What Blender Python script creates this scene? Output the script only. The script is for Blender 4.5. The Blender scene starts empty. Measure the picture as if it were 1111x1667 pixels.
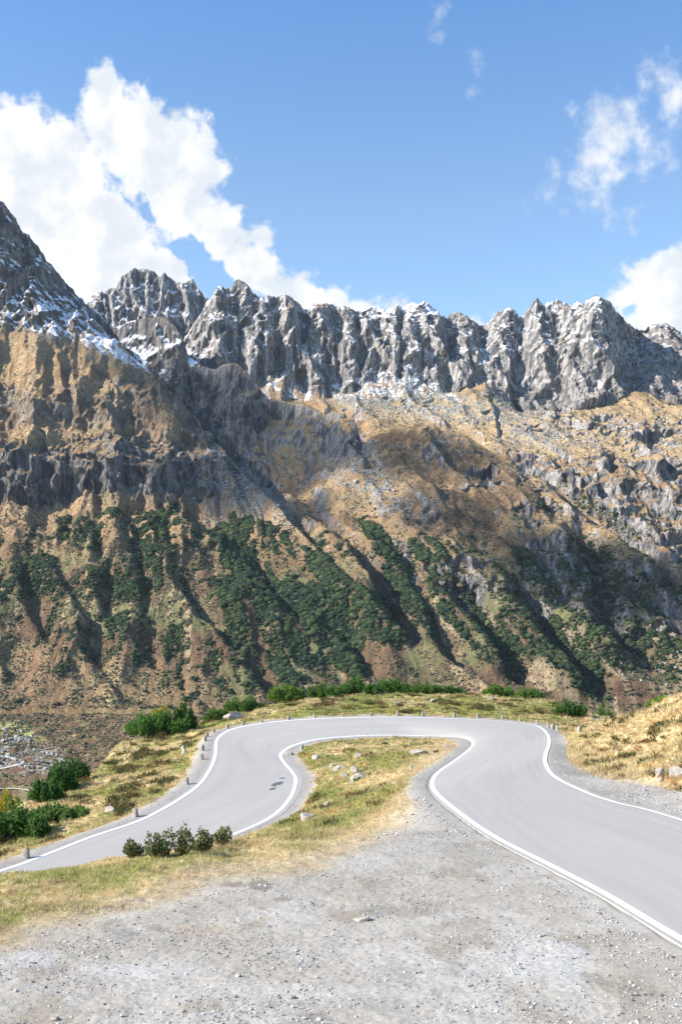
import bpy, math, random, time
import numpy as np
from mathutils import Vector
T0 = time.time()
R = math.radians
SC = bpy.context.scene

# ------------------------------------------------------------------ camera, sky, sun, exposure
F, CX, CY = 1700.0, 555.5, 833.5          # focal length and centre in photo pixels (1111 x 1667)
CAMZ, PITCH = 4.9, R(3.585)
cam = bpy.data.objects.new("camera", bpy.data.cameras.new("camera"))
SC.collection.objects.link(cam)
cam.location = (0, 0, CAMZ)
cam.rotation_euler = (math.pi / 2 + PITCH, 0, 0)
cam.data.sensor_fit = 'VERTICAL'
cam.data.sensor_height = 36.0
cam.data.lens = 36.0 * F / 1667.0
cam.data.clip_start, cam.data.clip_end = 0.5, 30000
SC.camera = cam

SUN_EL, SUN_AZ = 33.0, -80.0              # azimuth from +Y (view direction), negative = to the left
sd = Vector((math.sin(R(SUN_AZ - 22)) * math.cos(R(SUN_EL)), math.cos(R(SUN_AZ - 22)) * math.cos(R(SUN_EL)), math.sin(R(SUN_EL))))
sun = bpy.data.objects.new("sun", bpy.data.lights.new("sun", 'SUN'))
SC.collection.objects.link(sun)
sun.data.energy = 4.6
sun.data.angle = R(0.5)
sun.data.color = (1.0, 0.915, 0.80)
sun.rotation_euler = sd.to_track_quat('Z', 'Y').to_euler()
sun.location = sd * 100

SC.view_settings.view_transform = 'Standard'
SC.view_settings.look = 'None'
SC.view_settings.exposure = 1.1
SC.view_settings.gamma = 1.0


def nd(nt, typ, **kw):
    n = nt.nodes.new(typ)
    for k, v in kw.items():
        setattr(n, k, v)
    return n


def setin(nt, node, key, val):
    s = node.inputs[key]
    if isinstance(val, bpy.types.NodeSocket):
        nt.links.new(val, s)
    else:
        s.default_value = val


def mth(nt, op, a, b=None, c=None, clamp=False):
    n = nt.nodes.new('ShaderNodeMath'); n.operation = op; n.use_clamp = clamp
    setin(nt, n, 0, a)
    if b is not None: setin(nt, n, 1, b)
    if c is not None: setin(nt, n, 2, c)
    return n.outputs[0]


def mixc(nt, f, a, b, blend='MIX'):
    n = nt.nodes.new('ShaderNodeMix'); n.data_type = 'RGBA'; n.blend_type = blend
    setin(nt, n, 0, f)
    for i, v in ((6, a), (7, b)):
        if isinstance(v, bpy.types.NodeSocket): nt.links.new(v, n.inputs[i])
        else: n.inputs[i].default_value = tuple(v) + (1,) if len(v) == 3 else v
    return n.outputs[2]


def mapr(nt, v, a, b, c=0.0, d=1.0, smooth=True):
    n = nt.nodes.new('ShaderNodeMapRange')
    n.interpolation_type = 'SMOOTHSTEP' if smooth else 'LINEAR'
    setin(nt, n, 0, v)
    for i, x in ((1, a), (2, b), (3, c), (4, d)): n.inputs[i].default_value = x
    return n.outputs[0]


def noise(nt, vec, scale, detail=4, rough=0.5, dist=0.0, out=0):
    n = nt.nodes.new('ShaderNodeTexNoise')
    nt.links.new(vec, n.inputs['Vector'])
    n.inputs['Scale'].default_value = scale
    n.inputs['Detail'].default_value = detail
    n.inputs['Roughness'].default_value = rough
    n.inputs['Distortion'].default_value = dist
    return n.outputs[out]


def build_world():
    w = bpy.data.worlds.new("World"); SC.world = w; w.use_nodes = True
    nt = w.node_tree; nt.nodes.clear()
    sky = nd(nt, 'ShaderNodeTexSky', sky_type='NISHITA')
    sky.sun_disc = False
    sky.sun_elevation = R(SUN_EL)
    sky.sun_rotation = R(SUN_AZ - 22)
    sky.altitude = 1900
    sky.air_density = 1.0; sky.dust_density = 0.6; sky.ozone_density = 2.2
    tc = nd(nt, 'ShaderNodeTexCoord')
    sep = nd(nt, 'ShaderNodeSeparateXYZ'); nt.links.new(tc.outputs['Generated'], sep.inputs[0])
    dx, dy, dz = sep.outputs
    # azimuth / elevation of the sky direction, in degrees
    az = mth(nt, 'MULTIPLY', mth(nt, 'ARCTAN2', dx, dy), 57.2958)
    el = mth(nt, 'MULTIPLY', mth(nt, 'ARCSINE', dz), 57.2958)
    cmb = nd(nt, 'ShaderNodeCombineXYZ')
    nt.links.new(az, cmb.inputs[0]); nt.links.new(el, cmb.inputs[1])
    p = cmb.outputs[0]

    def ae(px, py):
        u, v = (px - CX) / F, (CY - py) / F
        x, y, z = u, math.cos(PITCH) - v * math.sin(PITCH), math.sin(PITCH) + v * math.cos(PITCH)
        return math.degrees(math.atan2(x, y)), math.degrees(math.atan2(z, math.hypot(x, y)))
    K = math.degrees(1 / F)
    # domain warp so the outlines billow
    wn = nd(nt, 'ShaderNodeTexNoise'); nt.links.new(p, wn.inputs['Vector'])
    wn.inputs['Scale'].default_value = 0.55; wn.inputs['Detail'].default_value = 3
    wv = nd(nt, 'ShaderNodeVectorMath', operation='MULTIPLY_ADD')
    nt.links.new(wn.outputs['Color'], wv.inputs[0]); wv.inputs[1].default_value = (0.8, 0.8, 0); wv.inputs[2].default_value = (-0.4, -0.05, 0)
    wa = nd(nt, 'ShaderNodeVectorMath', operation='ADD'); nt.links.new(p, wa.inputs[0]); nt.links.new(wv.outputs[0], wa.inputs[1])
    pw = wa.outputs[0]

    def field(blobs):
        acc = None
        for (px, py, rx, ry, ang) in blobs:
            a, e = ae(px, py)
            s = nd(nt, 'ShaderNodeMapping', vector_type='TEXTURE'); nt.links.new(pw, s.inputs[0])
            s.inputs['Location'].default_value = (a, e, 0)
            s.inputs['Rotation'].default_value = (0, 0, R(-ang))
            s.inputs['Scale'].default_value = (rx * K, ry * K, 1)
            l = nd(nt, 'ShaderNodeVectorMath', operation='LENGTH'); nt.links.new(s.outputs[0], l.inputs[0])
            v = mth(nt, 'MULTIPLY', mth(nt, 'SUBTRACT', 1.0, l.outputs['Value']), min(rx, ry) / 60.0)
            acc = v if acc is None else mth(nt, 'SMOOTH_MAX', acc, v, 0.12)
        return acc
    big = [(172, 160, 46, 52, 0), (215, 215, 75, 75, 35), (300, 235, 62, 56, 20), (335, 270, 34, 46, 0), (270, 300, 110, 75, 50),
           (350, 370, 90, 50, 45), (395, 420, 80, 42, 35), (425, 385, 26, 24, 30), (480, 470, 110, 32, 18), (560, 490, 80, 20, 10), (640, 488, 34, 10, 0),
           (25, 230, 75, 72, 0), (95, 250, 80, 62, 20), (60, 340, 150, 110, 0), (160, 380, 120, 90, 50), (225, 430, 110, 60, 40), (290, 440, 60, 60, 0),
           (-60, 300, 120, 120, 0), (100, 450, 140, 60, 0),
           (1090, 470, 88, 46, 20), (1075, 440, 55, 42, 0), (1111, 505, 100, 34, 0), (1150, 440, 60, 60, 0), (1018, 474, 26, 22, 0), (800, 516, 34, 10, 0)]
    wisp = [(1005, 205, 72, 60, 20), (985, 245, 52, 50, 0), (960, 270, 30, 40, 20), (970, 318, 36, 24, 0), (1075, 115, 44, 30, 25), (1100, 150, 34, 40, 0), (1065, 235, 30, 30, 0),
            (905, 262, 14, 14, 0), (880, 305, 22, 14, -20), (776, 112, 9, 24, -8), (714, 18, 8, 14, -8), (1010, 345, 30, 16, 0)]
    fb = field(big); fw = field(wisp)
    n1 = noise(nt, p, 0.8, 13, 0.58); n2 = noise(nt, p, 0.45, 6, 0.55)
    n1c = mth(nt, 'SUBTRACT', n1, 0.5)
    gap = field([(195, 282, 34, 9, 38), (235, 325, 44, 15, 46), (285, 375, 55, 24, 45), (325, 425, 52, 30, 40), (365, 455, 50, 22, 30), (400, 470, 30, 10, 10)])
    db = mth(nt, 'ADD', mth(nt, 'ADD', fb, 0.1), mth(nt, 'MULTIPLY', n1c, 1.5))
    gp = mapr(nt, mth(nt, 'ADD', gap, mth(nt, 'MULTIPLY', n1c, 1.3)), -0.12, 0.30)
    db = mth(nt, 'SUBTRACT', db, mth(nt, 'MULTIPLY', gp, mapr(nt, n2, .35, .65, 1.15, .4)))
    dens_b = mapr(nt, db, -0.05, 0.33)
    dwv = mth(nt, 'ADD', fw, mth(nt, 'MULTIPLY', n1c, 2.4))
    dens_w = mth(nt, 'MULTIPLY', mapr(nt, dwv, -0.12, 1.0), 0.85)
    dens = mth(nt, 'MAXIMUM', dens_b, dens_w)
    # soft grey hollows inside the thick cloud
    shade = mapr(nt, n2, 0.36, 0.62)
    ccol = mixc(nt, shade, (0.74, 0.79, 0.85), (0.97, 0.975, 0.98))
    grade = mixc(nt, mapr(nt, el, 20.0, 33.0, 0, 1, False), (1.16, 1.19, 1.14), (0.74, 1.11, 1.33))
    sk = mixc(nt, 1.0, sky.outputs[0], grade, 'MULTIPLY')
    # camera-independent: cloud radiance relative to the sky texture's own units
    cl = nd(nt, 'ShaderNodeVectorMath', operation='SCALE'); nt.links.new(ccol, cl.inputs[0]); cl.inputs['Scale'].default_value = 4.9
    out = mixc(nt, dens, sk, cl.outputs[0])
    bg = nd(nt, 'ShaderNodeBackground'); nt.links.new(out, bg.inputs[0]); bg.inputs[1].default_value = 0.105
    wo = nd(nt, 'ShaderNodeOutputWorld'); nt.links.new(bg.outputs[0], wo.inputs[0])


build_world()


# ------------------------------------------------------------------ helpers
def ray(px, py):
    u, v = (np.asarray(px, float) - CX) / F, (CY - np.asarray(py, float)) / F
    return u, math.cos(PITCH) - v * math.sin(PITCH), math.sin(PITCH) + v * math.cos(PITCH)


def P(px, py, D):
    x, y, z = ray(px, py); t = D / y
    return np.array([x * t, D, CAMZ + z * t])


def plane_pt(px, py, g=0.083):
    x, y, z = ray(px, py)
    t = -CAMZ / (z + g * y)
    return np.array([x * t, y * t, CAMZ + z * t])


def proj(X, Y, Z):
    zc = Z - CAMZ
    f = Y * math.cos(PITCH) + zc * math.sin(PITCH)
    up = -Y * math.sin(PITCH) + zc * math.cos(PITCH)
    f = np.maximum(f, 0.3)
    return CX + F * X / f, CY - F * up / f


def _tab(seed):
    r = np.random.RandomState(seed)
    pm = r.permutation(1024).astype(np.int32); a = r.rand(1024) * 2 * np.pi
    return np.concatenate([pm, pm]), np.cos(a).astype(np.float32), np.sin(a).astype(np.float32)


_tc = {}


def perlin(x, y, seed=0):
    if seed not in _tc: _tc[seed] = _tab(seed)
    pm, gx, gy = _tc[seed]
    x = np.asarray(x, np.float32); y = np.asarray(y, np.float32)
    xf = np.floor(x); yf = np.floor(y)
    ix = xf.astype(np.int32) & 1023; iy = yf.astype(np.int32) & 1023
    fx = x - xf; fy = y - yf
    ix1 = (ix + 1) & 1023; iy1 = (iy + 1) & 1023
    sx = fx * fx * fx * (fx * (fx * 6 - 15) + 10); sy = fy * fy * fy * (fy * (fy * 6 - 15) + 10)
    def g(a, b, u, v):
        h = pm[pm[a] + b]
        return gx[h] * u + gy[h] * v
    n00 = g(ix, iy, fx, fy); n10 = g(ix1, iy, fx - 1, fy)
    n01 = g(ix, iy1, fx, fy - 1); n11 = g(ix1, iy1, fx - 1, fy - 1)
    a = n00 + sx * (n10 - n00); b = n01 + sx * (n11 - n01)
    return (a + sy * (b - a)) * 1.5


def fbm(x, y, o=4, seed=0, gain=0.5, lac=2.03):
    s = 0; a = 1.0; t = 0
    for i in range(o):
        s = s + a * perlin(x, y, seed + i); t += a
        a *= gain; x = x * lac + 17.3; y = y * lac - 9.1
    return s / t


def ridged(x, y, o=4, seed=0, gain=0.5, lac=2.1):
    s = 0; a = 1.0; t = 0; w = 1.0
    for i in range(o):
        n = 1 - np.abs(perlin(x, y, seed + i)) * 1.6
        n = np.clip(n, 0, 1) ** 2 * w
        w = np.clip(n * 1.6, 0, 1)
        s = s + a * n; t += a
        a *= gain; x = x * lac + 7.7; y = y * lac + 3.1
    return s / t


def sst(x, a, b):
    t = np.clip((x - a) / (b - a), 0, 1)
    return t * t * (3 - 2 * t)


def poly_mask(px, py, poly, soft):
    """signed distance based soft mask of a polygon, 1 inside"""
    pts = np.asarray(poly, float)
    inside = np.zeros(px.shape, bool); dmin = np.full(px.shape, 1e9, np.float32)
    n = len(pts)
    for i in range(n):
        x1, y1 = pts[i]; x2, y2 = pts[(i + 1) % n]
        if y1 != y2:
            c = ((y1 > py) != (y2 > py)) & (px < (x2 - x1) * (py - y1) / (y2 - y1) + x1)
            inside ^= c
        ex, ey = x2 - x1, y2 - y1
        L = ex * ex + ey * ey + 1e-9
        t = np.clip(((px - x1) * ex + (py - y1) * ey) / L, 0, 1)
        dmin = np.minimum(dmin, np.hypot(px - x1 - t * ex, py - y1 - t * ey).astype(np.float32))
    sdist = np.where(inside, dmin, -dmin)
    return sst(sdist, -soft, soft)


def line_dist(px, py, pts):
    """distance to polyline and side (+ = right of it) in pixels"""
    best = np.full(px.shape, 1e9, np.float32); tt = np.zeros(px.shape, np.float32)
    n = len(pts) - 1
    for i in range(n):
        x1, y1 = pts[i][:2]; x2, y2 = pts[i + 1][:2]
        ex, ey = x2 - x1, y2 - y1
        t = np.clip(((px - x1) * ex + (py - y1) * ey) / (ex * ex + ey * ey), 0, 1)
        d = np.hypot(px - x1 - t * ex, py - y1 - t * ey)
        m = d < best
        best = np.where(m, d, best); tt = np.where(m, (i + t) / n, tt)
    return best, tt


def tag(o, label=None, cat=None, group=None, kind=None):
    if label: o['label'] = label
    if cat: o['category'] = cat
    if group: o['group'] = group
    if kind: o['kind'] = kind
    return o


def mesh_np(name, verts, faces, mat=None, col=None, smooth=False, parent=None, uv=None):
    """verts (n,3), faces (m,k) arrays -> object"""
    verts = np.asarray(verts, np.float32); faces = np.asarray(faces, np.int32)
    me = bpy.data.meshes.new(name)
    k = faces.shape[1]
    me.vertices.add(len(verts)); me.vertices.foreach_set('co', verts.ravel())
    me.loops.add(faces.size); me.loops.foreach_set('vertex_index', faces.ravel())
    me.polygons.add(len(faces))
    me.polygons.foreach_set('loop_start', np.arange(0, faces.size, k, dtype=np.int32))
    me.polygons.foreach_set('loop_total', np.full(len(faces), k, np.int32))
    me.polygons.foreach_set('use_smooth', np.full(len(faces), smooth, bool))
    me.update(calc_edges=True)
    if col is not None:
        a = me.attributes.new('Col', 'FLOAT_COLOR', 'POINT')
        c = np.ones((len(verts), 4), np.float32); c[:, :3] = col
        a.data.foreach_set('color', c.ravel())
    if uv is not None:
        l = me.uv_layers.new(name='UVMap')
        l.data.foreach_set('uv', np.asarray(uv, np.float32)[faces.ravel()].ravel())
    me.validate(verbose=False)
    o = bpy.data.objects.new(name, me); SC.collection.objects.link(o)
    if mat: me.materials.append(mat)
    if parent: o.parent = parent
    return o


def empty(name, loc, rz=0):
    o = bpy.data.objects.new(name, None); SC.collection.objects.link(o)
    o.location = loc; o.rotation_euler = (0, 0, rz); o.empty_display_size = 0.2
    return o


def grid_faces(nr, nc):
    i = np.arange(nr - 1)[:, None] * nc + np.arange(nc - 1)[None]
    return np.stack([i, i + 1, i + nc + 1, i + nc], -1).reshape(-1, 4)


def catmull(pts, n):
    pts = np.asarray(pts, float); N = len(pts)
    ext = np.vstack([2 * pts[0] - pts[1], pts, 2 * pts[-1] - pts[-2]])
    out = []
    for i in range(N - 1):
        p0, p1, p2, p3 = ext[i:i + 4]
        for j in range(n):
            t = j / n
            out.append(0.5 * ((2 * p1) + (-p0 + p2) * t + (2 * p0 - 5 * p1 + 4 * p2 - p3) * t * t + (-p0 + 3 * p1 - 3 * p2 + p3) * t ** 3))
    out.append(pts[-1])
    return np.array(out)


def mat_base(name, rough=0.9):
    m = bpy.data.materials.new(name); m.use_nodes = True
    nt = m.node_tree; b = nt.nodes['Principled BSDF']
    b.inputs['Roughness'].default_value = rough
    b.inputs['Specular IOR Level'].default_value = 0.25
    return m, nt, b


def bump(nt, b, h, strength, dist):
    n = nd(nt, 'ShaderNodeBump'); n.inputs['Strength'].default_value = strength; n.inputs['Distance'].default_value = dist
    nt.links.new(h, n.inputs['Height']); nt.links.new(n.outputs[0], b.inputs['Normal'])


def col_attr(nt):
    a = nd(nt, 'ShaderNodeAttribute', attribute_name='Col'); return a.outputs['Color']


def objco(nt):
    return nd(nt, 'ShaderNodeTexCoord').outputs['Object']


# ------------------------------------------------------------------ materials
M = {}
def mats():
    # mountain: colours of rock, turf and snow come with the mesh, fine grain from noise
    m, nt, b = mat_base('mountain_surface', 0.95)
    b.inputs['Specular IOR Level'].default_value = 0.1
    co = objco(nt)
    n = noise(nt, co, 0.45, 6, 0.8)
    n2 = noise(nt, co, 0.12, 5, 0.7)
    n3 = noise(nt, co, 0.9, 3, 0.8)
    spk = mapr(nt, n3, 0.54, 0.68, 0.0, -0.42)
    f = mth(nt, 'ADD', mapr(nt, n, 0.3, 0.7, 0.42, 1.62, False), mapr(nt, n2, 0.3, 0.7, -0.22, 0.22, False))
    f = mth(nt, 'MAXIMUM', mth(nt, 'ADD', f, spk), 0.12)
    v = nd(nt, 'ShaderNodeVectorMath', operation='SCALE'); nt.links.new(col_attr(nt), v.inputs[0]); nt.links.new(f, v.inputs['Scale'])
    nt.links.new(v.outputs[0], b.inputs['Base Color'])
    bump(nt, b, noise(nt, co, 0.2, 8, 0.72), 1.0, 4.5)
    M['mountain'] = m
    # near ground: turf and gravel
    m, nt, b = mat_base('ground_surface', 0.95)
    b.inputs['Specular IOR Level'].default_value = 0.1
    co = objco(nt)
    n = noise(nt, co, 30, 5, 0.85); n2 = noise(nt, co, 2.5, 6, 0.7)
    f = mth(nt, 'ADD', mapr(nt, n, 0.3, 0.7, 0.7, 1.3, False), mapr(nt, n2, 0.3, 0.7, -0.1, 0.1, False))
    v = nd(nt, 'ShaderNodeVectorMath', operation='SCALE'); nt.links.new(col_attr(nt), v.inputs[0]); nt.links.new(f, v.inputs['Scale'])
    nt.links.new(v.outputs[0], b.inputs['Base Color'])
    bump(nt, b, n, 0.5, 0.02)
    M['ground'] = m
    # asphalt, uv = metres across / along
    m, nt, b = mat_base('asphalt', 0.85)
    uv = nd(nt, 'ShaderNodeTexCoord').outputs['UV']
    mp = nd(nt, 'ShaderNodeMapping'); nt.links.new(uv, mp.inputs[0]); mp.inputs['Scale'].default_value = (1.1, 0.05, 1)
    st = noise(nt, mp.outputs[0], 1.0, 5, 0.6)
    mp2 = nd(nt, 'ShaderNodeMapping'); nt.links.new(uv, mp2.inputs[0]); mp2.inputs['Scale'].default_value = (0.35, 0.22, 1)
    bl = noise(nt, mp2.outputs[0], 1.0, 4, 0.6)
    gr = noise(nt, objco(nt), 60, 3, 0.8)
    c = mixc(nt, mapr(nt, st, 0.35, 0.66), (0.352, 0.338, 0.315), (0.384, 0.37, 0.345))
    c = mixc(nt, mapr(nt, bl, 0.45, 0.75, 0, 0.5), c, (0.41, 0.394, 0.368))
    c = mixc(nt, mapr(nt, gr, 0.35, 0.65, 0, 0.3), c, (0.25, 0.245, 0.235))
    # a few darker patches along the inner lane
    nt.links.new(c, b.inputs['Base Color'])
    bump(nt, b, gr, 0.35, 0.01)
    M['asphalt'] = m
    m, nt, b = mat_base('road_paint', 0.7)
    n = noise(nt, objco(nt), 9, 6, 0.7)
    nt.links.new(mixc(nt, mapr(nt, n, 0.5, 0.72), (0.78, 0.78, 0.77), (0.45, 0.445, 0.43)), b.inputs['Base Color'])
    M['paint'] = m
    m, nt, b = mat_base('tar_patch', 0.7)
    n = noise(nt, objco(nt), 4, 5, 0.7)
    nt.links.new(mixc(nt, n, (0.07, 0.072, 0.08), (0.16, 0.16, 0.17)), b.inputs['Base Color'])
    M['tar'] = m
    # foliage with per-vertex colour, light passes through a little
    for nm, tr in (('foliage', 0.35), ('grass', 0.42)):
        m, nt, b = mat_base(nm, 0.75)
        b.inputs['Specular IOR Level'].default_value = 0.2
        ca = col_attr(nt); nt.links.new(ca, b.inputs['Base Color'])
        t = nd(nt, 'ShaderNodeBsdfTranslucent'); nt.links.new(ca, t.inputs[0])
        mx = nd(nt, 'ShaderNodeMixShader'); mx.inputs[0].default_value = tr
        nt.links.new(b.outputs[0], mx.inputs[1]); nt.links.new(t.outputs[0], mx.inputs[2])
        nt.links.new(mx.outputs[0], nt.nodes['Material Output'].inputs[0])
        M[nm] = m
    m, nt, b = mat_base('pine_scrub', 0.9)
    b.inputs['Specular IOR Level'].default_value = 0.1
    n = noise(nt, objco(nt), 0.9, 5, 0.75)
    v = nd(nt, 'ShaderNodeVectorMath', operation='SCALE'); nt.links.new(col_attr(nt), v.inputs[0]); nt.links.new(mapr(nt, n, 0.3, 0.7, 0.5, 1.6, False), v.inputs['Scale'])
    nt.links.new(v.outputs[0], b.inputs['Base Color'])
    bump(nt, b, n, 1.0, 1.0)
    M['scrub'] = m
    m, nt, b = mat_base('bark', 0.9)
    nt.links.new(mixc(nt, noise(nt, objco(nt), 30, 4, 0.6), (0.07, 0.05, 0.035), (0.19, 0.14, 0.10)), b.inputs['Base Color'])
    M['bark'] = m

    def stone(name, c1, c2, c3, sc):
        m, nt, b = mat_base(name, 0.9)
        co = objco(nt)
        n = noise(nt, co, sc, 6, 0.65); n2 = noise(nt, co, sc * 7, 4, 0.7)
        c = mixc(nt, mapr(nt, n, 0.35, 0.65), c1, c2)
        c = mixc(nt, mapr(nt, n2, 0.5, 0.75, 0, 0.8), c, c3)
        nt.links.new(c, b.inputs['Base Color'])
        bump(nt, b, mth(nt, 'ADD', n, mth(nt, 'MULTIPLY', n2, 0.3)), 0.8, 0.05)
        return m
    M['granite'] = stone('granite', (0.26, 0.245, 0.21), (0.40, 0.38, 0.34), (0.13, 0.12, 0.09), 4)
    M['boulder'] = stone('boulder_rock', (0.30, 0.27, 0.23), (0.46, 0.42, 0.37), (0.15, 0.13, 0.10), 2.5)
    m, nt, b = mat_base('gravel_stone', 0.9)
    nt.links.new(col_attr(nt), b.inputs['Base Color'])
    M['gravel'] = m


mats()
# ------------------------------------------------------------------ road route: outer line | inner line, photo pixel + distance
OUT = [(1110, 1335, None), (1005, 1307, None), (955, 1290, None), (905, 1265, None), (890, 1245, None), (889, 1230, 57), (895, 1210, 66),
       (892, 1195, 75), (875, 1182, 82), (835, 1176, 85.5), (785, 1172, 87.8), (700, 1168.5, 89.6), (620, 1167.5, 90), (560, 1168.5, 89.7), (500, 1171, 89), (440, 1176, 88),
       (390, 1184, 86), (367, 1192, 84), (353, 1205, 80.5), (350, 1230, 74), (340, 1255, 69), (315, 1285, 63.5), (240, 1330, 57), (150, 1362, 53), (60, 1397, 49.5), (0, 1418, 47.5)]
INN = [(1111, 1530, None), (985, 1455, None), (895, 1408, None), (805, 1362, None), (745, 1321, None), (710, 1290, 41.3), (705, 1271, 46.7), (716, 1256, 51.3),
       (742, 1238, 58), (766, 1219, 66), (770, 1209, 71.5), (752, 1202, 77), (690, 1198, 81.4), (620, 1197, 82), (560, 1199.5, 81.6), (515, 1204, 80.6),
       (480, 1213, 78.8), (463, 1222, 76.8), (457, 1231, 74.8), (464, 1243, 72), (477, 1258, 69), (482, 1273, 66), (470, 1303, 60.8), (435, 1334, 56.3), (350, 1370, 52.2), (250, 1402, 49)]
def rp(t):
    return plane_pt(t[0], t[1]) if t[2] is None else P(*t)
g_ = 0.083
o_pts = [np.array([15.4, -2, 2 * g_]), np.array([13.1, 16, -16 * g_])] + [rp(t) for t in OUT]
i_pts = [np.array([8.9, -2, 2 * g_]), np.array([7.3, 10, -10 * g_])] + [rp(t) for t in INN]
o_pts.append(np.array([-19.0, 43.0, -8.55])); i_pts.append(np.array([-13.0, 45.0, -8.45]))
o_pts.append(np.array([-27.0, 35.0, -9.0])); i_pts.append(np.array([-20.5, 36.5, -9.0]))
RO = catmull(o_pts, 14); RI = catmull(i_pts, 14)
NS = len(RO)
acr = RI - RO; wid = np.linalg.norm(acr, axis=1); acr_n = acr / wid[:, None]
road_len = np.concatenate([[0], np.cumsum(np.linalg.norm(np.diff((RO + RI) / 2, axis=0), axis=1))])


def ribbon(name, offs_a, offs_b, lift, mat, ncross=2, s0=0, s1=None, side='o'):
    """strip parallel to one line: offsets in metres from the outer ('o') or inner ('i') line, + = inwards"""
    s1 = NS if s1 is None else s1
    base, dr = (RO, acr_n) if side == 'o' else (RI, -acr_n)
    V = []; UV = []
    for k in range(ncross):
        t = k / (ncross - 1)
        if side == 'full':
            t = np.clip((k - 1) / (ncross - 3), 0, 1); ex = 0.03 if k in (0, ncross - 1) else 0.0
            pt = (RO - acr_n * (offs_a + ex)) * (1 - t) + (RI + acr_n * (offs_b + ex)) * t
            if ex: pt = pt - np.array([0, 0, 0.16])
            across = -offs_a + (wid + offs_a + offs_b) * t
        else:
            o = offs_a * (1 - t) + offs_b * t
            # perpendicular to the line itself
            tan = np.gradient(base, axis=0); nrm = np.stack([-tan[:, 1], tan[:, 0], np.zeros(NS)], 1)
            nrm /= np.linalg.norm(nrm, axis=1)[:, None] + 1e-9
            sg = np.sign((nrm * dr).sum(1)); nrm *= sg[:, None]
            slope = dr[:, 2] / np.maximum(np.hypot(dr[:, 0], dr[:, 1]), 1e-6)
            nrm[:, 2] = slope
            pt = base + nrm * o; across = np.full(NS, o)
        pt = pt.copy(); pt[:, 2] += lift
        V.append(pt[s0:s1]); UV.append(np.stack([across, road_len], 1)[s0:s1])
    V = np.stack(V, 1); UV = np.stack(UV, 1)
    nr = V.shape[0]
    return mesh_np(name, V.reshape(-1, 3), grid_faces(nr, ncross), mat, smooth=False, uv=UV.reshape(-1, 2))


road = ribbon('road', 0.36, 0.42, 0.0, M['asphalt'], 15, side='full'); tag(road, kind='structure', label='grey asphalt hairpin road with white edge lines')
ol = ribbon('road_marking', -0.10, 0.12, 0.012, M['paint'], 3, side='o'); tag(ol, kind='structure', label='white edge line along the outer side of the hairpin')
il = ribbon('road_marking', -0.10, 0.12, 0.012, M['paint'], 3, side='i'); tag(il, kind='structure', label='white edge line along the inner side of the hairpin')

# ------------------------------------------------------------------ near ground
ctrl = []
def cp(px, py, D): ctrl.append(P(px, py, D))
for (x, y) in [(-6, 8), (0, 8), (6, 8), (14, 8), (-8, 16), (-3, 16), (3, 16), (18, 16), (-8.5, 21), (-4, 22), (1, 24), (22, 25), (-14, 12), (2, 31), (30, 12), (-14, 8)]:
    ctrl.append(np.array([x, y, -g_ * y]))
for q in plane_pt(0, 1445), plane_pt(200, 1408), plane_pt(370, 1378), plane_pt(-250, 1480): ctrl.append(q)
# slope falling from the bank to the lower road, island
for a in [(300, 1405, 44), (200, 1440, 40), (440, 1352, 49), (420, 1375, 36), (500, 1300, 59), (500, 1340, 47), (500, 1380, 34), (600, 1340, 38.5), (600, 1290, 50),
          (600, 1240, 66), (690, 1240, 62), (650, 1275, 52), (560, 1215, 76), (690, 1210, 76), (540, 1250, 68), (520, 1275, 63), (660, 1300, 44)]: cp(*a)
# outer bank, left
for a in [(0, 1345, 60), (100, 1302, 67), (150, 1278, 72), (200, 1214, 88), (330, 1180, 97), (430, 1152, 102), (600, 1131, 109), (750, 1131, 109), (880, 1141, 105),
          (960, 1166, 97), (1010, 1189, 88), (-100, 1400, 55), (260, 1240, 78), (200, 1290, 67), (280, 1210, 87), (90, 1360, 56),
          (500, 1152, 96), (650, 1150, 97), (800, 1155, 96), (900, 1172, 90)]: cp(*a)
# right-hand knoll
for a in [(1111, 1140, 66), (1060, 1157, 70), (1180, 1105, 62), (1300, 1060, 58), (1111, 1215, 50), (1020, 1215, 60), (960, 1198, 76), (1000, 1262, 49.5), (1111, 1282, 42), (930, 1225, 63), (1300, 1300, 35), (1040, 1240, 54), (1111, 1250, 45.5)]: cp(*a)
for k in range(0, NS, 18):
    ctrl.append(RO[k]); ctrl.append(RI[k])
ctrl = np.array(ctrl)
def tps_fit(p, lam=0.4):
    n = len(p); d = np.linalg.norm(p[:, None, :2] - p[None, :, :2], axis=2)
    K = np.where(d > 0, d * d * np.log(d + 1e-9), 0) + lam * np.eye(n)
    Q = np.hstack([np.ones((n, 1)), p[:, :2]])
    A = np.zeros((n + 3, n + 3)); A[:n, :n] = K; A[:n, n:] = Q; A[n:, :n] = Q.T
    return np.linalg.solve(A, np.concatenate([p[:, 2], np.zeros(3)]))
tw = tps_fit(ctrl)
def tps(X, Y):
    X = np.asarray(X, np.float32); Y = np.asarray(Y, np.float32)
    s = tw[-3] + tw[-2] * X + tw[-1] * Y
    for (cx, cy, _), w in zip(ctrl, tw[:-3]):
        d2 = (X - cx) ** 2 + (Y - cy) ** 2 + 1e-9
        s = s + w * 0.5 * d2 * np.log(d2)
    return s
EDX = [-700, -200, 0, 100, 150, 200, 330, 430, 600, 750, 880, 960, 1010, 1040, 1070, 1111, 1200, 1400, 1900]
EDD = [45, 55, 61, 68, 74, 89, 98, 103, 110, 110, 106, 98, 90, 80, 74, 69, 64, 60, 55]

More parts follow.
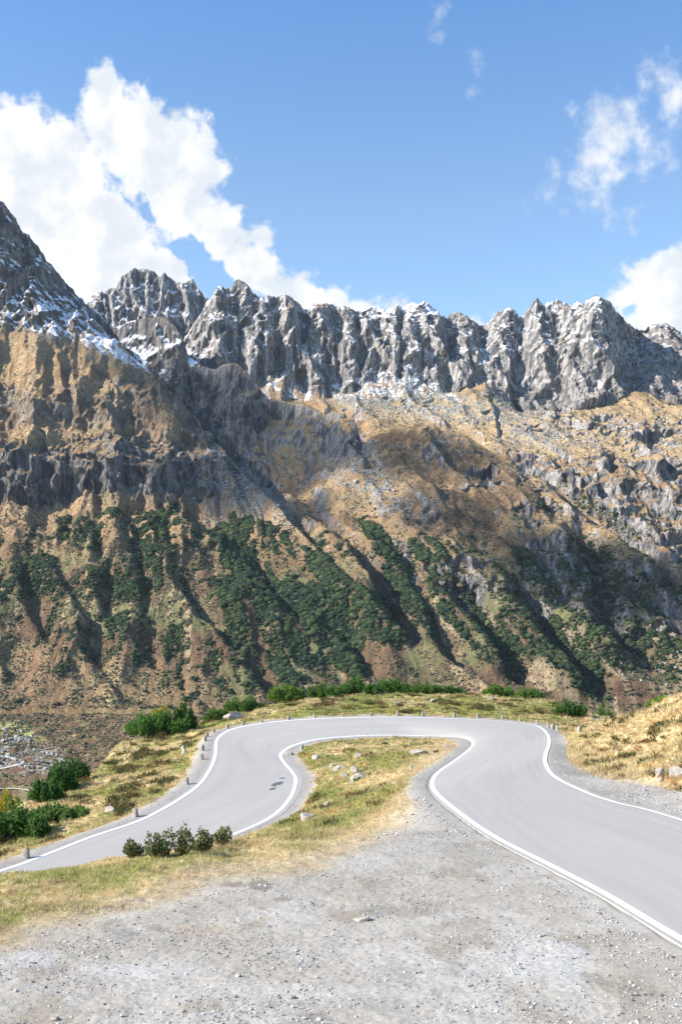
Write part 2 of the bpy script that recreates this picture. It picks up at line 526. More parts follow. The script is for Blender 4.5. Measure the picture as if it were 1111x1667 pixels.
# road lookup grid: nearest dense road sample -> distance to the asphalt and its height
rs_t = np.linspace(0, 1, 25)
def _dense(a):
    o = []
    for k in range(len(a) - 1):
        n = max(1, int(np.linalg.norm(a[k + 1] - a[k]) / 0.3))
        for q in range(n): o.append(k + q / n)
    o = np.array(o); return o
_sidx = _dense(np.where((np.linalg.norm(np.gradient(RO, axis=0), axis=1) > np.linalg.norm(np.gradient(RI, axis=0), axis=1))[:, None], RO, RI))
def _at(a): return np.stack([np.interp(_sidx, np.arange(len(a)), a[:, k]) for k in range(3)], 1)
_ro, _ri = _at(RO - acr_n * 0.18), _at(RI + acr_n * 0.24)
RS = (_ro[:, None] * (1 - rs_t)[None, :, None] + _ri[:, None] * rs_t[None, :, None]).reshape(-1, 3)
def road_near():
    """table of distance to the asphalt and of its height on half-metre cells"""
    from mathutils.kdtree import KDTree
    cs = 0.25
    x0, y0 = -40.0, -4.0; nx, ny = 272, 400
    kd = KDTree(len(RS))
    for k, p in enumerate(RS): kd.insert((p[0], p[1], 0), k)
    kd.balance()
    D = np.zeros((ny, nx)); Zt = np.zeros((ny, nx))
    for j in range(ny):
        for i in range(nx):
            r = kd.find_n((x0 + (i + .5) * cs, y0 + (j + .5) * cs, 0), 3)
            w = [1 / (q[2] ** 2 + .003) for q in r]
            D[j, i] = max(0, r[0][2] - .12); Zt[j, i] = sum(RS[q[1]][2] * ww for q, ww in zip(r, w)) / sum(w)
    return x0, y0, cs, D, Zt
_rx0, _ry0, _rcs, _RD, _RZ = road_near()
def bil(T, X, Y):
    u = np.clip((X - _rx0) / _rcs - 0.5, 0, T.shape[1] - 1.01); v = np.clip((Y - _ry0) / _rcs - 0.5, 0, T.shape[0] - 1.01)
    i = u.astype(int); j = v.astype(int); fu = u - i; fv = v - j
    return (T[j, i] * (1 - fu) + T[j, i + 1] * fu) * (1 - fv) + (T[j + 1, i] * (1 - fu) + T[j + 1, i + 1] * fu) * fv

GRAVEL1 = [(-300, 1600), (0, 1530), (60, 1505), (130, 1490), (240, 1462), (330, 1432), (420, 1412), (500, 1398), (560, 1378), (610, 1352), (650, 1325), (678, 1300), (692, 1262), (712, 1238), (745, 1218), (771, 1208), (766, 1220), (742, 1240),
           (716, 1257), (705, 1272), (745, 1325), (895, 1412), (1111, 1530), (1400, 1700), (1800, 3000), (-1500, 3000), (-1200, 1800)]
GRAVEL2 = [(870, 1178), (905, 1186), (915, 1210), (920, 1233), (945, 1255), (1000, 1268), (1060, 1276), (1111, 1286), (1400, 1340), (1700, 1500), (1500, 1700), (1110, 1338), (955, 1292), (890, 1247), (893, 1200)]
GRAVEL3 = [(456, 1228), (474, 1222), (485, 1245), (496, 1268), (495, 1300), (474, 1330), (425, 1352), (350, 1380), (345, 1370), (435, 1334), (482, 1273)]

def near_ground(X, Y):
    """height, grassiness, dist to road for world x,y (arrays)"""
    X = np.asarray(X, float); Y = np.asarray(Y, float)
    c = CX + F * X / np.maximum(Y, 1)
    De = np.interp(c, EDX, EDD)
    Yc = np.minimum(Y, De); Xc = X * Yc / np.maximum(Y, 1e-3)
    z = tps(Xc, Yc)
    over = Y - Yc
    rd = np.where((Y < 110), bil(_RD, X, Y), 99.0)
    px, py = proj(X, Y, z)
    wob = fbm(X * 0.5, Y * 0.5, 4, 50) * 14 * np.clip(20 / np.maximum(Y, 8), .3, 1.2)
    grav = poly_mask(px + wob, py + wob * 1.6, GRAVEL1, 34)
    grav = np.maximum(grav, poly_mask(px + wob * .3, py + wob * .2, GRAVEL2, 5))
    grav = np.maximum(grav, poly_mask(px, py, GRAVEL3, 4))
    sh = np.where(X < -5, 1.15, 0.9) + fbm(X * .8, Y * .8, 3, 61) * 0.5
    grav = np.maximum(grav, 1 - sst(rd, sh - 0.12, sh + 0.18))
    grass = 1 - grav
    # tussocks and hollows in the grass, slight ruts in the gravel
    far = sst(Y, 16, 45)
    bumps = (fbm(X * .35, Y * .35, 4, 10) * 0.32 + np.abs(fbm(X * 1.1, Y * 1.1, 4, 20)) * 0.28 - 0.06 + fbm(X * 3, Y * 3, 3, 22) * .06) * sst(rd, 0.3, 3.0)
    kn = sst(px, 930, 1010)
    z = z + grass * bumps * (0.5 + 0.5 * far + 0.9 * kn)
    z = z + grav * (fbm(X * 1.3, Y * 1.3, 4, 30) * 0.035 + fbm(X * 7, Y * 7, 3, 34) * 0.012)
    # road bed
    k = 1 - sst(rd, 0.05, 2.2)
    zr = bil(_RZ, X, Y) - 0.04 + 0.034 * sst(rd, .0, .11)
    z = np.where(Y < 110, z * (1 - k) + zr * k, z)
    # beyond the edge: falls to the valley
    fall = 0.12 * over + 0.62 * np.maximum(over - 4, 0)
    zz = z - fall + np.where(over > 0, fbm(X * .06, Y * .06, 3, 44) * np.minimum(over * .1, 6), 0)
    z = np.where(over > 0, np.maximum(zz, -127 + 0 * z), z)
    return z, grass, rd, px, py

GSTAIN = [(375, 1440, 26, 6, .75, (.13, .11, .10)), (425, 1442, 22, 10, .75, (.12, .10, .09)), (460, 1464, 20, 6, .6, (.14, .12, .10)), (320, 1516, 60, 12, .8, (.34, .29, .215)),
          (255, 1512, 18, 8, .6, (.22, .17, .13)), (210, 1518, 20, 8, .5, (.17, .17, .17)), (660, 1482, 90, 12, .55, (.24, .225, .19)), (760, 1510, 60, 20, .5, (.27, .24, .20)),
          (900, 1570, 90, 40, .6, (.47, .465, .45)), (720, 1590, 70, 30, .5, (.46, .45, .43)), (1010, 1530, 80, 16, .55, (.27, .23, .18)), (700, 1400, 26, 70, .25, (.44, .42, .39)),
          (660, 1590, 120, 26, .4, (.29, .265, .225)), (120, 1600, 90, 26, .45, (.29, .26, .22)), (230, 1580, 120, 16, .5, (.44, .43, .41)), (560, 1640, 140, 20, .4, (.27, .25, .215)), (40, 1560, 60, 16, .5, (.46, .455, .44))]
def ground_colour(X, Y, z, grass, rd, px, py):
    n1 = fbm(X * .22, Y * .22, 4, 70); n2 = fbm(X * 1.3, Y * 1.3, 4, 75); n3 = fbm(X * 6, Y * 6, 3, 80)
    straw = np.array([.47, .375, .205]); green = np.array([.20, .215, .055]); rust = np.array([.40, .235, .10]); brown = np.array([.16, .105, .055])
    # greener on the hill behind the bend and inside it, strawier at the right and along edges
    gb = 0.50 + 0.9 * n1 + 0.5 * n2
    gb = gb + 0.25 * poly_mask(px, py, [(430, 1195), (480, 1200), (640, 1300), (520, 1400), (450, 1360), (500, 1290)], 30)
    gb = gb + 0.28 * poly_mask(px, py, [(330, 1180), (600, 1125), (900, 1140), (950, 1180), (400, 1180)], 12)
    gb = gb - 0.42 * sst(px, 900, 960) * (1 - sst(px + (py - 1200) * -1.5, 1080, 1250) * .5)
    gb = gb + 0.3 * poly_mask(px, py, [(-50, 1420), (250, 1400), (200, 1440), (-50, 1480)], 14)
    edge = sst(rd, 0.8, 2.5); gb = gb - .45 * (1 - sst(grass, .6, 1.0))
    g = sst(gb, 0.25, 0.85)[..., None]
    c = straw * (1 - g) + green * g
    r = sst(fbm(X * .5 + 40, Y * .5, 4, 90) + .25 * (1 - edge), 0.12, 0.45)[..., None] * .55
    c = c * (1 - r) + rust * r
    b = sst(fbm(X * .9, Y * .9 + 70, 4, 95), 0.22, 0.42)[..., None] * .6
    c = c * (1 - b) + brown * b
    c = c * (1 + .35 * n3[..., None])
    # gravel: pale dust with grey and brown stains
    gA = np.array([.355, .325, .272]); gB = np.array([.275, .237, .184]); gC = np.array([.415, .39, .345])
    q = fbm(X * .28, Y * .28, 5, 100); q2 = fbm(X * .8, Y * .5, 5, 110)
    k = sst(q, -.25, .3)[..., None]; k2 = sst(q2, .08, .4)[..., None]
    gc = gA * (1 - k) + gC * k; gc = gc * (1 - k2 * .7) + gB * k2 * .7
    for (sx, sy, rx, ry, kk_, cc_) in GSTAIN:
        e = np.hypot((px - sx) / rx, (py - sy) / ry) + n2 * .6
        m_ = ((1 - sst(e, .45, 1.15)) * kk_)[..., None]
        gc = gc * (1 - m_) + np.array(cc_) * m_
    gr = sst(Y, 20, 34)[..., None] * .25
    gc = gc * (1 - gr) + np.array([.30, .288, .265]) * gr
    gc = gc * (1 + .25 * fbm(X * 9, Y * 9, 3, 120)[..., None])
    sh_ = (1 - sst(rd, .3, 1.3))[..., None] * .55 * sst(Y, 26, 40)[..., None]
    gc = gc * (1 - sh_) + np.array([.26, .25, .235]) * sh_
    # light dirt edge of the gravel
    m = grass[..., None]
    mm = 4 * m * (1 - m)
    out = c * m + gc * (1 - m)
    out = out * (1 - .6 * mm) + np.array([.42, .335, .21]) * .6 * mm
    far = sst(Y, 112, 180)[..., None]
    return np.clip(out * (1 - far) + np.array([.14, .11, .06]) * far, 0.02, .8)

print('ground', time.time() - T0)
cols = np.concatenate([np.arange(-900, -80, 14), np.arange(-80, 1200, 1.7), np.arange(1200, 2200, 14)])
ds = [6.0]
while ds[-1] < 118: ds.append(ds[-1] + max(0.035, ds[-1] ** 2 / 9500))
ds = np.array(ds + list(np.geomspace(119, 1000, 70)))
GD, GC = np.meshgrid(ds, cols, indexing='ij')
GX = (GC - CX) / F * GD; GY = GD
gz, ggr, grd, gpx, gpy = near_ground(GX, GY)
gcol = ground_colour(GX, GY, gz, ggr, grd, gpx, gpy)
ground = mesh_np('ground', np.stack([GX, GY, gz], -1).reshape(-1, 3), grid_faces(*GX.shape), M['ground'], gcol.reshape(-1, 3), smooth=True)
tag(ground, kind='structure', label='grassy slopes and pale gravel around the hairpin')
print('ground done', GX.size, time.time() - T0)

# ------------------------------------------------------------------ the mountain across the valley
def node_interp(c, xs, ys): return np.interp(c, xs, ys)
KX = 0.988     # x/y ratio to photo column for distant high points

def sheet(c, Y, nodes):
    """nodes: list of (xs, rows, dists) ordered by distance; piecewise height along each column"""
    zz = []; rr = []
    for xs, rows, dists in nodes:
        r = np.interp(c, xs, dists); row = np.interp(c, xs, rows)
        _, y, z = ray(CX, row)
        zz.append(CAMZ + z / y * r); rr.append(r)
    out = np.full(Y.shape, -400.0)
    z0, r0 = zz[0], rr[0]
    out = z0 + (Y - r0) * 0.35          # in front of the first node: keeps falling
    for i in range(len(zz) - 1):
        t = np.clip((Y - rr[i]) / np.maximum(rr[i + 1] - rr[i], 1), 0, 1)
        seg = zz[i] + (zz[i + 1] - zz[i]) * t
        out = np.where(Y >= rr[i], seg, out)
    beh = zz[-1] - (Y - rr[-1]) * 0.9
    out = np.where(Y > rr[-1], beh, out)
    return out, zz[-1], rr[-1]

SKY_A = [(-420, 560), (-250, 450), (-110, 345), (-40, 305), (0, 327), (10, 338), (22, 352), (30, 372), (43, 378), (50, 388), (58, 396), (70, 415), (80, 425), (92, 442), (105, 455), (116, 468), (124, 478), (135, 487), (145, 497), (155, 510), (165, 522), (185, 552), (215, 580), (260, 615), (310, 668), (360, 720), (420, 800), (500, 880), (600, 990), (800, 1120), (1600, 1150)]
DIS_A = [(-400, 1900), (0, 2010), (130, 2110), (165, 2060), (215, 1900), (260, 1780), (310, 1700), (360, 1600), (420, 1440), (500, 1300), (600, 1130), (800, 1010), (1600, 1001)]
SKY_L = [(-400, 620), (100, 560), (150, 500), (170, 520), (190, 535), (205, 524), (235, 516), (268, 515), (285, 530), (297, 548), (307, 580), (320, 588), (335, 597), (352, 600), (362, 592), (385, 590), (400, 602), (420, 626), (437, 648), (460, 650), (480, 655), (505, 660), (530, 672), (545, 668), (562, 672), (578, 684), (588, 706), (600, 740), (660, 820), (760, 950), (900, 1100), (1600, 1150)]
DIS_L = [(-400, 2000), (150, 2000), (300, 1860), (437, 1730), (588, 1600), (660, 1420), (760, 1220), (900, 1020), (1600, 1001)]
SKY_D = [(-400, 1150), (300, 1150), (450, 900), (560, 745), (600, 712), (640, 700), (668, 694), (690, 692), (705, 690), (722, 698), (745, 705), (770, 716), (800, 735), (850, 775), (900, 830), (960, 890), (1010, 930), (1060, 960), (1111, 985), (1300, 1080), (1600, 1150)]
DIS_D = [(-400, 1001), (300, 1001), (450, 1350), (600, 1600), (705, 1560), (800, 1500), (900, 1370), (960, 1290), (1111, 1200), (1300, 1060), (1600, 1001)]
SKY_B = [(-200, 560), (100, 520), (130, 495), (144, 483), (158, 472), (172, 470), (178, 463), (187, 467), (196, 448), (206, 440), (216, 434), (228, 431), (238, 433), (252, 441), (259, 447), (266, 441), (272, 446), (279, 451), (290, 456), (298, 461), (303, 453), (313, 450), (319, 461), (326, 472), (337, 485), (350, 498), (400, 540), (500, 620), (700, 700)]
SKY_C = [(250, 640), (285, 590), (300, 545), (312, 530), (325, 508), (338, 488), (348, 473), (356, 465), (366, 466), (377, 463), (383, 453), (389, 451), (398, 457), (406, 466), (412, 478), (422, 482), (432, 480), (440, 477), (448, 480), (455, 478), (463, 477), (475, 482), (484, 489), (493, 500), (500, 501), (508, 492), (514, 493), (522, 494), (527, 491), (533, 493), (545, 494), (556, 500), (562, 498), (572, 501), (582, 505), (592, 503), (605, 497), (618, 499), (632, 501), (650, 496), (665, 493), (680, 492), (692, 491), (700, 496), (710, 503), (720, 511), (728, 514), (738, 507), (750, 508), (762, 514), (772, 520), (782, 526), (790, 527), (800, 518), (812, 508), (822, 502), (832, 499), (840, 503), (846, 513), (853, 512), (860, 500), (868, 491), (875, 484), (881, 488), (888, 494), (896, 490), (904, 485), (912, 484), (920, 489), (930, 494), (942, 491), (952, 492), (960, 486), (968, 481), (976, 480), (985, 486), (995, 491), (1003, 499), (1012, 510), (1022, 521), (1034, 529), (1046, 534), (1056, 530), (1066, 525), (1078, 523), (1090, 527), (1100, 535), (1111, 546), (1130, 560), (1180, 545), (1260, 590), (1500, 640)]
BASE_C = [(250, 640), (310, 600), (400, 612), (450, 604), (500, 634), (550, 636), (580, 620), (600, 606), (640, 612), (660, 596), (680, 612), (705, 628), (740, 632), (790, 612), (815, 640), (860, 665), (900, 672), (940, 655), (1000, 640), (1060, 630), (1111, 652), (1300, 680)]
def xs(l): return [a for a, _ in l], [b for _, b in l]
CX_ = [-400, 250, 330, 430, 520, 600, 800, 960, 1111, 1500]

def mountain_base(c, Y):
    ax, ay = xs(SKY_A); adx, ady = xs(DIS_A)
    alld = sorted(set(ax + adx))
    def mk(sk, dk):
        kx = sorted(set([p[0] for p in sk] + [p[0] for p in dk]))
        return kx, list(np.interp(kx, *xs(sk))), list(np.interp(kx, *xs(dk)))
    FOOT = ([-400, 1600], [1163, 1163], [1000, 1000])
    def spur(sk, dk, mids):
        kx, sy, sdist = mk(sk, dk)
        nodes = [FOOT]
        zc = [CAMZ + (ray(CX, s)[2] / ray(CX, s)[1]) * d for s, d in zip(sy, sdist)]
        for tr, th in mids:        # fraction of distance, fraction of height
            dd = [1000 + (d - 1000) * tr for d in sdist]; hh = [-125 + (z + 125) * th for z in zc]
            rw = []
            for d, h in zip(dd, hh):
                t = (h - CAMZ) / d; v = (math.tan(math.atan(t) - PITCH)); rw.append(CY - F * v)
            nodes.append((kx, rw, dd))
        nodes.append((kx, sy, sdist))
        return nodes
    def spur_abs(sk, dk, tabs):
        kx = sorted(set([p[0] for p in sk] + [p[0] for p in dk] + [0, 60, 130, 200, 260, 310, 360]))
        sy, sdist = np.interp(kx, *xs(sk)), np.interp(kx, *xs(dk))
        zc = np.array([CAMZ + (ray(CX, a_)[2] / ray(CX, a_)[1]) * b_ for a_, b_ in zip(sy, sdist)])
        nodes = [FOOT]; K = len(tabs)
        for i_, (d_, zx, zv) in enumerate(tabs):
            h_ = np.interp(kx, zx, zv); lim = sdist - 14 * (K - i_)
            over = d_ > lim
            dd = np.where(over, lim, d_); hh = np.where(over, np.minimum(h_, zc - 9 * (K - i_)), np.minimum(h_, zc - 3 * (K - i_)))
            dd = np.maximum(dd, 1000.5 + i_)
            tt = (hh - CAMZ) / dd
            nodes.append((kx, list(CY - F * np.tan(np.arctan(tt) - PITCH)), list(dd)))
        nodes.append((kx, list(sy), list(sdist)))
        return nodes
    rA_ = np.interp(c, *xs(DIS_A))
    YA = Y + (fbm(c / 75, Y / 300, 3, 191) * 46 + fbm(c / 22, Y / 200, 2, 192) * 14) * sst(rA_ - Y, 60, 260) * sst(Y, 1180, 1370)
    zA, zAc, rA = sheet(c, YA, spur_abs(SKY_A, DIS_A, [
        (1300, [-400, 130, 260, 360, 450], [60, 60, 56, 40, 10]), (1415, [-400, 130, 260, 360], [106, 106, 104, 88]), (1448, [-400, 130, 260, 360], [176, 174, 168, 140]),
        (1500, [-400, 130, 260, 360], [198, 196, 190, 172]), (1595, [-400, 130, 260, 360], [238, 236, 228, 200]), (1618, [-400, 130, 260, 360], [276, 274, 262, 215]),
        (1700, [-400, 0, 130, 260], [350, 350, 340, 318]), (1880, [-400, 0, 60, 130, 200], [515, 522, 505, 462, 430])]))
    zL, zLc, rL = sheet(c, Y, spur(SKY_L, DIS_L, [(.3, .16), (.55, .34), (.8, .60), (.93, .82)]))
    zD, zDc, rD = sheet(c, Y, spur(SKY_D, DIS_D, [(.35, .35), (.6, .60), (.85, .88)]))
    bx, by = xs(SKY_B)
    zB, _, rB = sheet(c, Y, [([-400, 1600], [1500, 1500], [1500, 1500]), ([-400, 1600], [700, 700], [2050, 2050]), ([-400, 1600], [585, 585], [2300, 2300]), (bx, by, [2480] * len(bx))])
    zB = zB - 2.5 * np.maximum(c - 345, 0) - 2.5 * np.maximum(-c + 100, 0)
    sx, sy = xs(SKY_C)
    crest_d = list(np.interp(sx, [250, 310, 400, 500, 560, 620, 700, 790, 830, 900, 960, 1000, 1040, 1060, 1111, 1500], [2080, 2040, 2030, 2045, 2060, 2080, 2060, 2100, 2050, 2050, 1990, 2040, 2240, 2290, 2300, 2300]))
    cbx, cby = xs(BASE_C)
    base_d = list(np.interp(cbx, [250, 310, 500, 700, 830, 960, 1060, 1111, 1500], [1950, 1915, 1900, 1880, 1850, 1810, 1830, 1850, 1850]))
    mx = sorted(set(sx + cbx))
    mrow = [np.interp(v, cbx, cby) * .42 + np.interp(v, sx, sy) * .58 for v in mx]
    mdis = [np.interp(v, cbx, base_d) * .60 + np.interp(v, sx, crest_d) * .40 for v in mx]
    zC, zCc, rC = sheet(c, Y, [FOOT, (CX_, [975] * 10, [1160, 1160, 1160, 1160, 1160, 1165, 1165, 1170, 1175, 1175]),
                    (CX_, [900, 900, 910, 905, 868, 850, 850, 850, 845, 845], [1340, 1340, 1340, 1340, 1340, 1340, 1335, 1330, 1320, 1320]),
                    (CX_, [850, 850, 858, 850, 800, 768, 760, 765, 770, 770], [1500, 1500, 1500, 1500, 1490, 1480, 1480, 1440, 1420, 1420]),
                    (CX_, [790, 790, 795, 785, 745, 718, 712, 705, 700, 705], [1640, 1640, 1640, 1640, 1640, 1640, 1640, 1620, 1600, 1600]),
                    (CX_, [730, 730, 725, 715, 690, 676, 678, 680, 672, 700], [1800, 1800, 1800, 1800, 1790, 1770, 1720, 1720, 1720, 1700]),
                    (cbx, cby, base_d), (mx, mrow, mdis), (sx, sy, crest_d)])
    zC = zC - 3.0 * np.maximum(262 - c, 0)
    Z = np.stack([zC, zL, zA, zD, zB]); which = Z.argmax(0); z = Z.max(0)
    crest = np.select([which == 0, which == 1, which == 2, which == 3], [np.abs(Y - rC), np.abs(Y - rL), np.abs(Y - rA), np.abs(Y - rD)], np.abs(Y - rB))
    # valley floor
    fl = -125.0 + fbm(c * .02, Y * .01, 3, 5) * 3
    z = np.where(Y < 1000, fl, z)
    return z, which, crest, (zC, zL, zA)

GULLY = [  # polyline of the gully bottom, half width px, depth m
    ([(470, 780), (540, 850), (600, 912), (656, 1000)], 26, 20),
    ([(590, 850), (663, 907), (703, 983), (745, 1070)], 20, 14),
    ([(715, 950), (780, 1010), (860, 1098)], 26, 17),
    ([(835, 920), (880, 997), (935, 1070), (992, 1127)], 26, 18),
    ([(890, 960), (950, 1010), (1075, 1068)], 20, 11),
    ([(930, 850), (965, 900), (1000, 1010), (1060, 1060)], 30, 22),
    ([(887, 767), (980, 840), (1050, 900), (1111, 945)], 22, 22),
    ([(600, 960), (650, 1010), (688, 1045)], 18, 12),
    ([(520, 985), (560, 1020), (612, 1090)], 20, 13),
    ([(340, 850), (420, 920), (500, 1000), (560, 1060)], 22, 10),
    ([(280, 930), (330, 1000), (400, 1060)], 18, 9),
    ([(30, 880), (50, 960), (82, 1038)], 16, 13),
    ([(92, 900), (120, 960), (150, 1010), (160, 1090)], 18, 16),
    ([(160, 860), (172, 940), (180, 1000)], 14, 10),
    ([(195, 800), (215, 870), (245, 950), (240, 1050)], 20, 16),
    ([(400, 1060), (430, 1110), (470, 1150)], 16, 8),
    ([(160, 1060), (185, 1110), (215, 1150)], 14, 7),
    ([(585, 690), (590, 730), (615, 765)], 12, 10),
    ([(350, 700), (420, 780), (500, 850)], 22, 12),
    ([(800, 640), (812, 680), (815, 710)], 5, 6),
    ([(640, 700), (700, 770), (760, 850), (790, 900)], 20, 6),
    ([(1050, 700), (1080, 740), (1111, 770)], 18, 20),
    ([(985, 735), (1010, 760)], 12, 14),
]
ROCKY = [  # outcrop bands: polygon, softness, strength m
    ([(-50, 735), (60, 725), (110, 715), (200, 700), (290, 705), (330, 745), (345, 790), (250, 805), (200, 795), (90, 815), (-50, 825)], 12, 1.0),
    ([(-50, 610), (70, 640), (160, 640), (240, 600), (290, 640), (200, 690), (60, 685), (-50, 690)], 10, .55),
    ([(690, 910), (790, 905), (850, 945), (860, 985), (760, 975), (700, 950)], 10, 1.0),
    ([(860, 880), (960, 885), (1010, 920), (1111, 940), (1180, 1000), (1180, 1050), (1080, 1030), (990, 1010), (880, 990), (850, 930)], 12, 1.0),
    ([(830, 735), (900, 745), (1010, 745), (1111, 720), (1200, 760), (1200, 900), (1050, 880), (990, 830), (940, 790), (850, 770)], 12, .8),
    ([(910, 670), (1010, 672), (1040, 690), (1111, 680), (1200, 700), (1200, 760), (1060, 750), (1000, 700), (915, 700)], 8, .9),
    ([(840, 820), (900, 820), (935, 850), (900, 870), (850, 855)], 8, .7),
    ([(985, 830), (1111, 830), (1180, 900), (1111, 930), (1040, 880)], 10, .8),
    ([(640, 870), (670, 870), (680, 930), (655, 920)], 6, .8),
    ([(330, 600), (440, 655), (400, 740), (340, 800), (290, 700)], 14, .7),
    ([(760, 755), (805, 760), (800, 785), (762, 780)], 5, .8),
    ([(850, 780), (930, 800), (920, 812), (850, 800)], 5, .8),
    ([(690, 690), (750, 705), (760, 740), (720, 735)], 6, .5),
]
RIB = [(300, -.3), (318, 0), (362, .9), (372, .2), (386, -.6), (400, .3), (424, .9), (436, -.3), (449, -1.1), (462, .3), (478, .5), (492, -.4), (505, .5), (522, .9), (534, 0), (550, -1.0), (562, .2), (576, .7), (586, -.5), (598, .5), (613, -.5), (628, .3), (644, .9), (654, -.9), (666, .1), (680, .6), (694, .1), (712, 1.1), (722, 0), (735, -1.2), (748, .4), (762, .7), (776, -.2), (790, -1.0), (806, .2), (828, .8), (838, -.2), (846, -.9), (862, .3), (885, .7), (900, .2), (914, -.9), (935, .4), (965, 1.2), (995, 1.2), (1015, -.3), (1045, -1.2), (1080, 0), (1111, .4)]

def mountain(c, Y):
    z, which, crest, sh = mountain_base(c, Y)
    a = (c - CX) / F * Y
    px, py = proj(a / KX, Y, z)
    px = px  # nominal photo column
    damp = sst(crest, 0, 60) * .85 + .15
    onm = sst(Y, 990, 1080)
    # fall line direction leans right on the right-hand side
    k = np.interp(c, [0, 250, 450, 1111], [0.03, .12, .42, .5])
    q = a + k * (Y - 1000)
    wx = fbm(a / 90, Y / 90, 3, 200) * 22
    cliff = ((which == 0) & (py < np.interp(c, *xs(BASE_C)) + 8)) | (which == 4)
    cliff = cliff.astype(np.float32)
    cliffA = ((which == 2) * sst(560 - py + (c < 150) * 0, 0, 60)).astype(np.float32)
    lowm = (1 - cliff) * onm
    d = np.zeros_like(z)
    # gullies and ribs of the turf slopes
    d += lowm * damp * (ridged((q + wx) / 75, Y / 330, 3, 210) - .45) * 15
    d += lowm * damp * (ridged((q + wx) / 24, Y / 80, 2, 220) - .45) * 2.6
    d += lowm * damp * fbm(a / 70, Y / 70, 4, 230, .45) * 8
    for pts, w, dep in GULLY:
        x0 = min(p[0] for p in pts) - 3 * w; x1 = max(p[0] for p in pts) + 3 * w
        y0 = min(p[1] for p in pts) - 3 * w; y1 = max(p[1] for p in pts) + 3 * w
        m = (px > x0) & (px < x1) & (py > y0) & (py < y1)
        if not m.any(): continue
        jw = fbm(px[m] / 30, py[m] / 30, 3, 240) * 8
        if x1 < 420: dep = dep * .55
        dd, tt = line_dist(px[m] + jw, py[m], pts)
        fade = sst(tt, -.05, .15) * (1 - sst(tt, .9, 1.05))
        d[m] -= dep * np.exp(-(dd / w) ** 2 * 1.6) * fade
        # a rib standing to the lower left of the gully
        dd2, tt2 = line_dist(px[m] + jw + w * 1.35, py[m], pts)
        d[m] += dep * .75 * np.exp(-(dd2 / (w * .9)) ** 2) * sst(tt2, -.05, .2) * (1 - sst(tt2, .85, 1.05))
    # rock outcrops: ledges
    rock = np.zeros_like(z)
    for poly, soft, s in ROCKY:
        xx = [p[0] for p in poly]; yy = [p[1] for p in poly]
        m = (px > min(xx) - 40) & (px < max(xx) + 40) & (py > min(yy) - 40) & (py < max(yy) + 40)
        if not m.any(): continue
        w = fbm(px[m] / 26, py[m] / 26, 4, 250) * 26
        rock[m] = np.maximum(rock[m], poly_mask(px[m] + w, py[m] + w, poly, soft) * s)
    sca = sst(fbm(a / 90 + 9, z / 24, 4, 260), .22, .34) * .6 * sst(py, 1060, 900) * lowm
    rock = np.maximum(rock, sca * np.select([which == 2, which == 0], [.35, .8], 1.0))
    def stair(h, step):
        t = h / step; f = t - np.floor(t)
        return (np.floor(t) + sst(f, .62, 1.0) - t) * step
    jig = fbm(a / 120, Y / 70, 4, 270) * 40 + fbm(a / 30, z / 30, 3, 271) * 9
    d += rock * lowm * (stair(z + d + jig, 34 + 0 * a) * .75 * sst(fbm(a / 80, z / 26, 3, 275), -.15, .2) + fbm(a / 30, z / 30, 3, 280) * 6)
    d += rock * lowm * stair(z + d + jig * .7, 9) * .4 * sst(fbm(a / 20, Y / 25, 3, 276), -.2, .3)
    # big cliffs: vertical ribs
    rib = np.interp(px + fbm(px / 50, py / 40, 3, 290) * 10, *xs(RIB))
    ribC = np.where(which == 0, rib, ridged(c / 34, Y / 400, 3, 300) * 2 - 1)
    cl2 = np.clip(cliff + cliffA, 0, 1)
    d += cliff * (.15 + .85 * sst(crest, 0, 60)) * ribC * np.interp(px, [790, 830, 940, 970], [10, 6, 6, 10])
    d += cl2 * damp * fbm(a / 70, Y / 60, 4, 315) * 12
    d += (cliff + cliffA).clip(0, 1) * (1 - sst(crest, 0, 35)) * (fbm(c / 11, Y / 60, 4, 350, .6) * 9 - 3)
    d += onm * fbm(a / 9, Y / 9, 3, 360, .5) * 1.1
    d += (1 - onm) * fbm(a / 20, Y / 20, 5, 370, .6) * 4
    z = z + d
    # horizontal carving of the steep faces: buttresses, slabs and ledges, measured on the face itself
    az, zz = a, z
    big = (ridged((az + .35 * zz) / 75, (zz - .2 * az) / 230, 4, 381, .5) - .5) * 40 + (ridged((az - .35 * zz) / 42, (zz + .3 * az) / 95, 4, 382, .5) - .45) * 19
    led = zz + fbm(az / 60, zz / 60, 3, 383) * 30 + az * .22 * np.sin(az / 160)
    saw = (led / 21) - np.floor(led / 21); saw2 = (led / 8.3) - np.floor(led / 8.3)
    fine = fbm(az / 15, zz / 15, 4, 384, .6) * 9 + saw * 6.5 * sst(fbm(az / 50, zz / 30, 2, 385), -.2, .3) + saw2 * 2.2
    ribY = cliff * ribC * np.interp(px, [790, 830, 940, 970], [11, 5, 5, 17])
    clL = (which == 1) * sst(720 - py, 0, 50) * .75
    cl2 = np.maximum(cl2, clL)
    hy = cl2 * (big + fine + ribY) + (1 - cl2) * lowm * np.clip(rock * 1.2, 0, 1) * ((ridged((az + .3 * zz) / 58, zz / 60, 4, 386, .5) - .45) * 26 + (ridged((az - .2 * zz) / 20, zz / 46, 3, 387, .5) - .45) * 8 + fine * .6)
    hy = hy * sst(crest, 0, 25) * .85 + hy * .15
    return z, which, crest, cliff, rock, px, py, hy

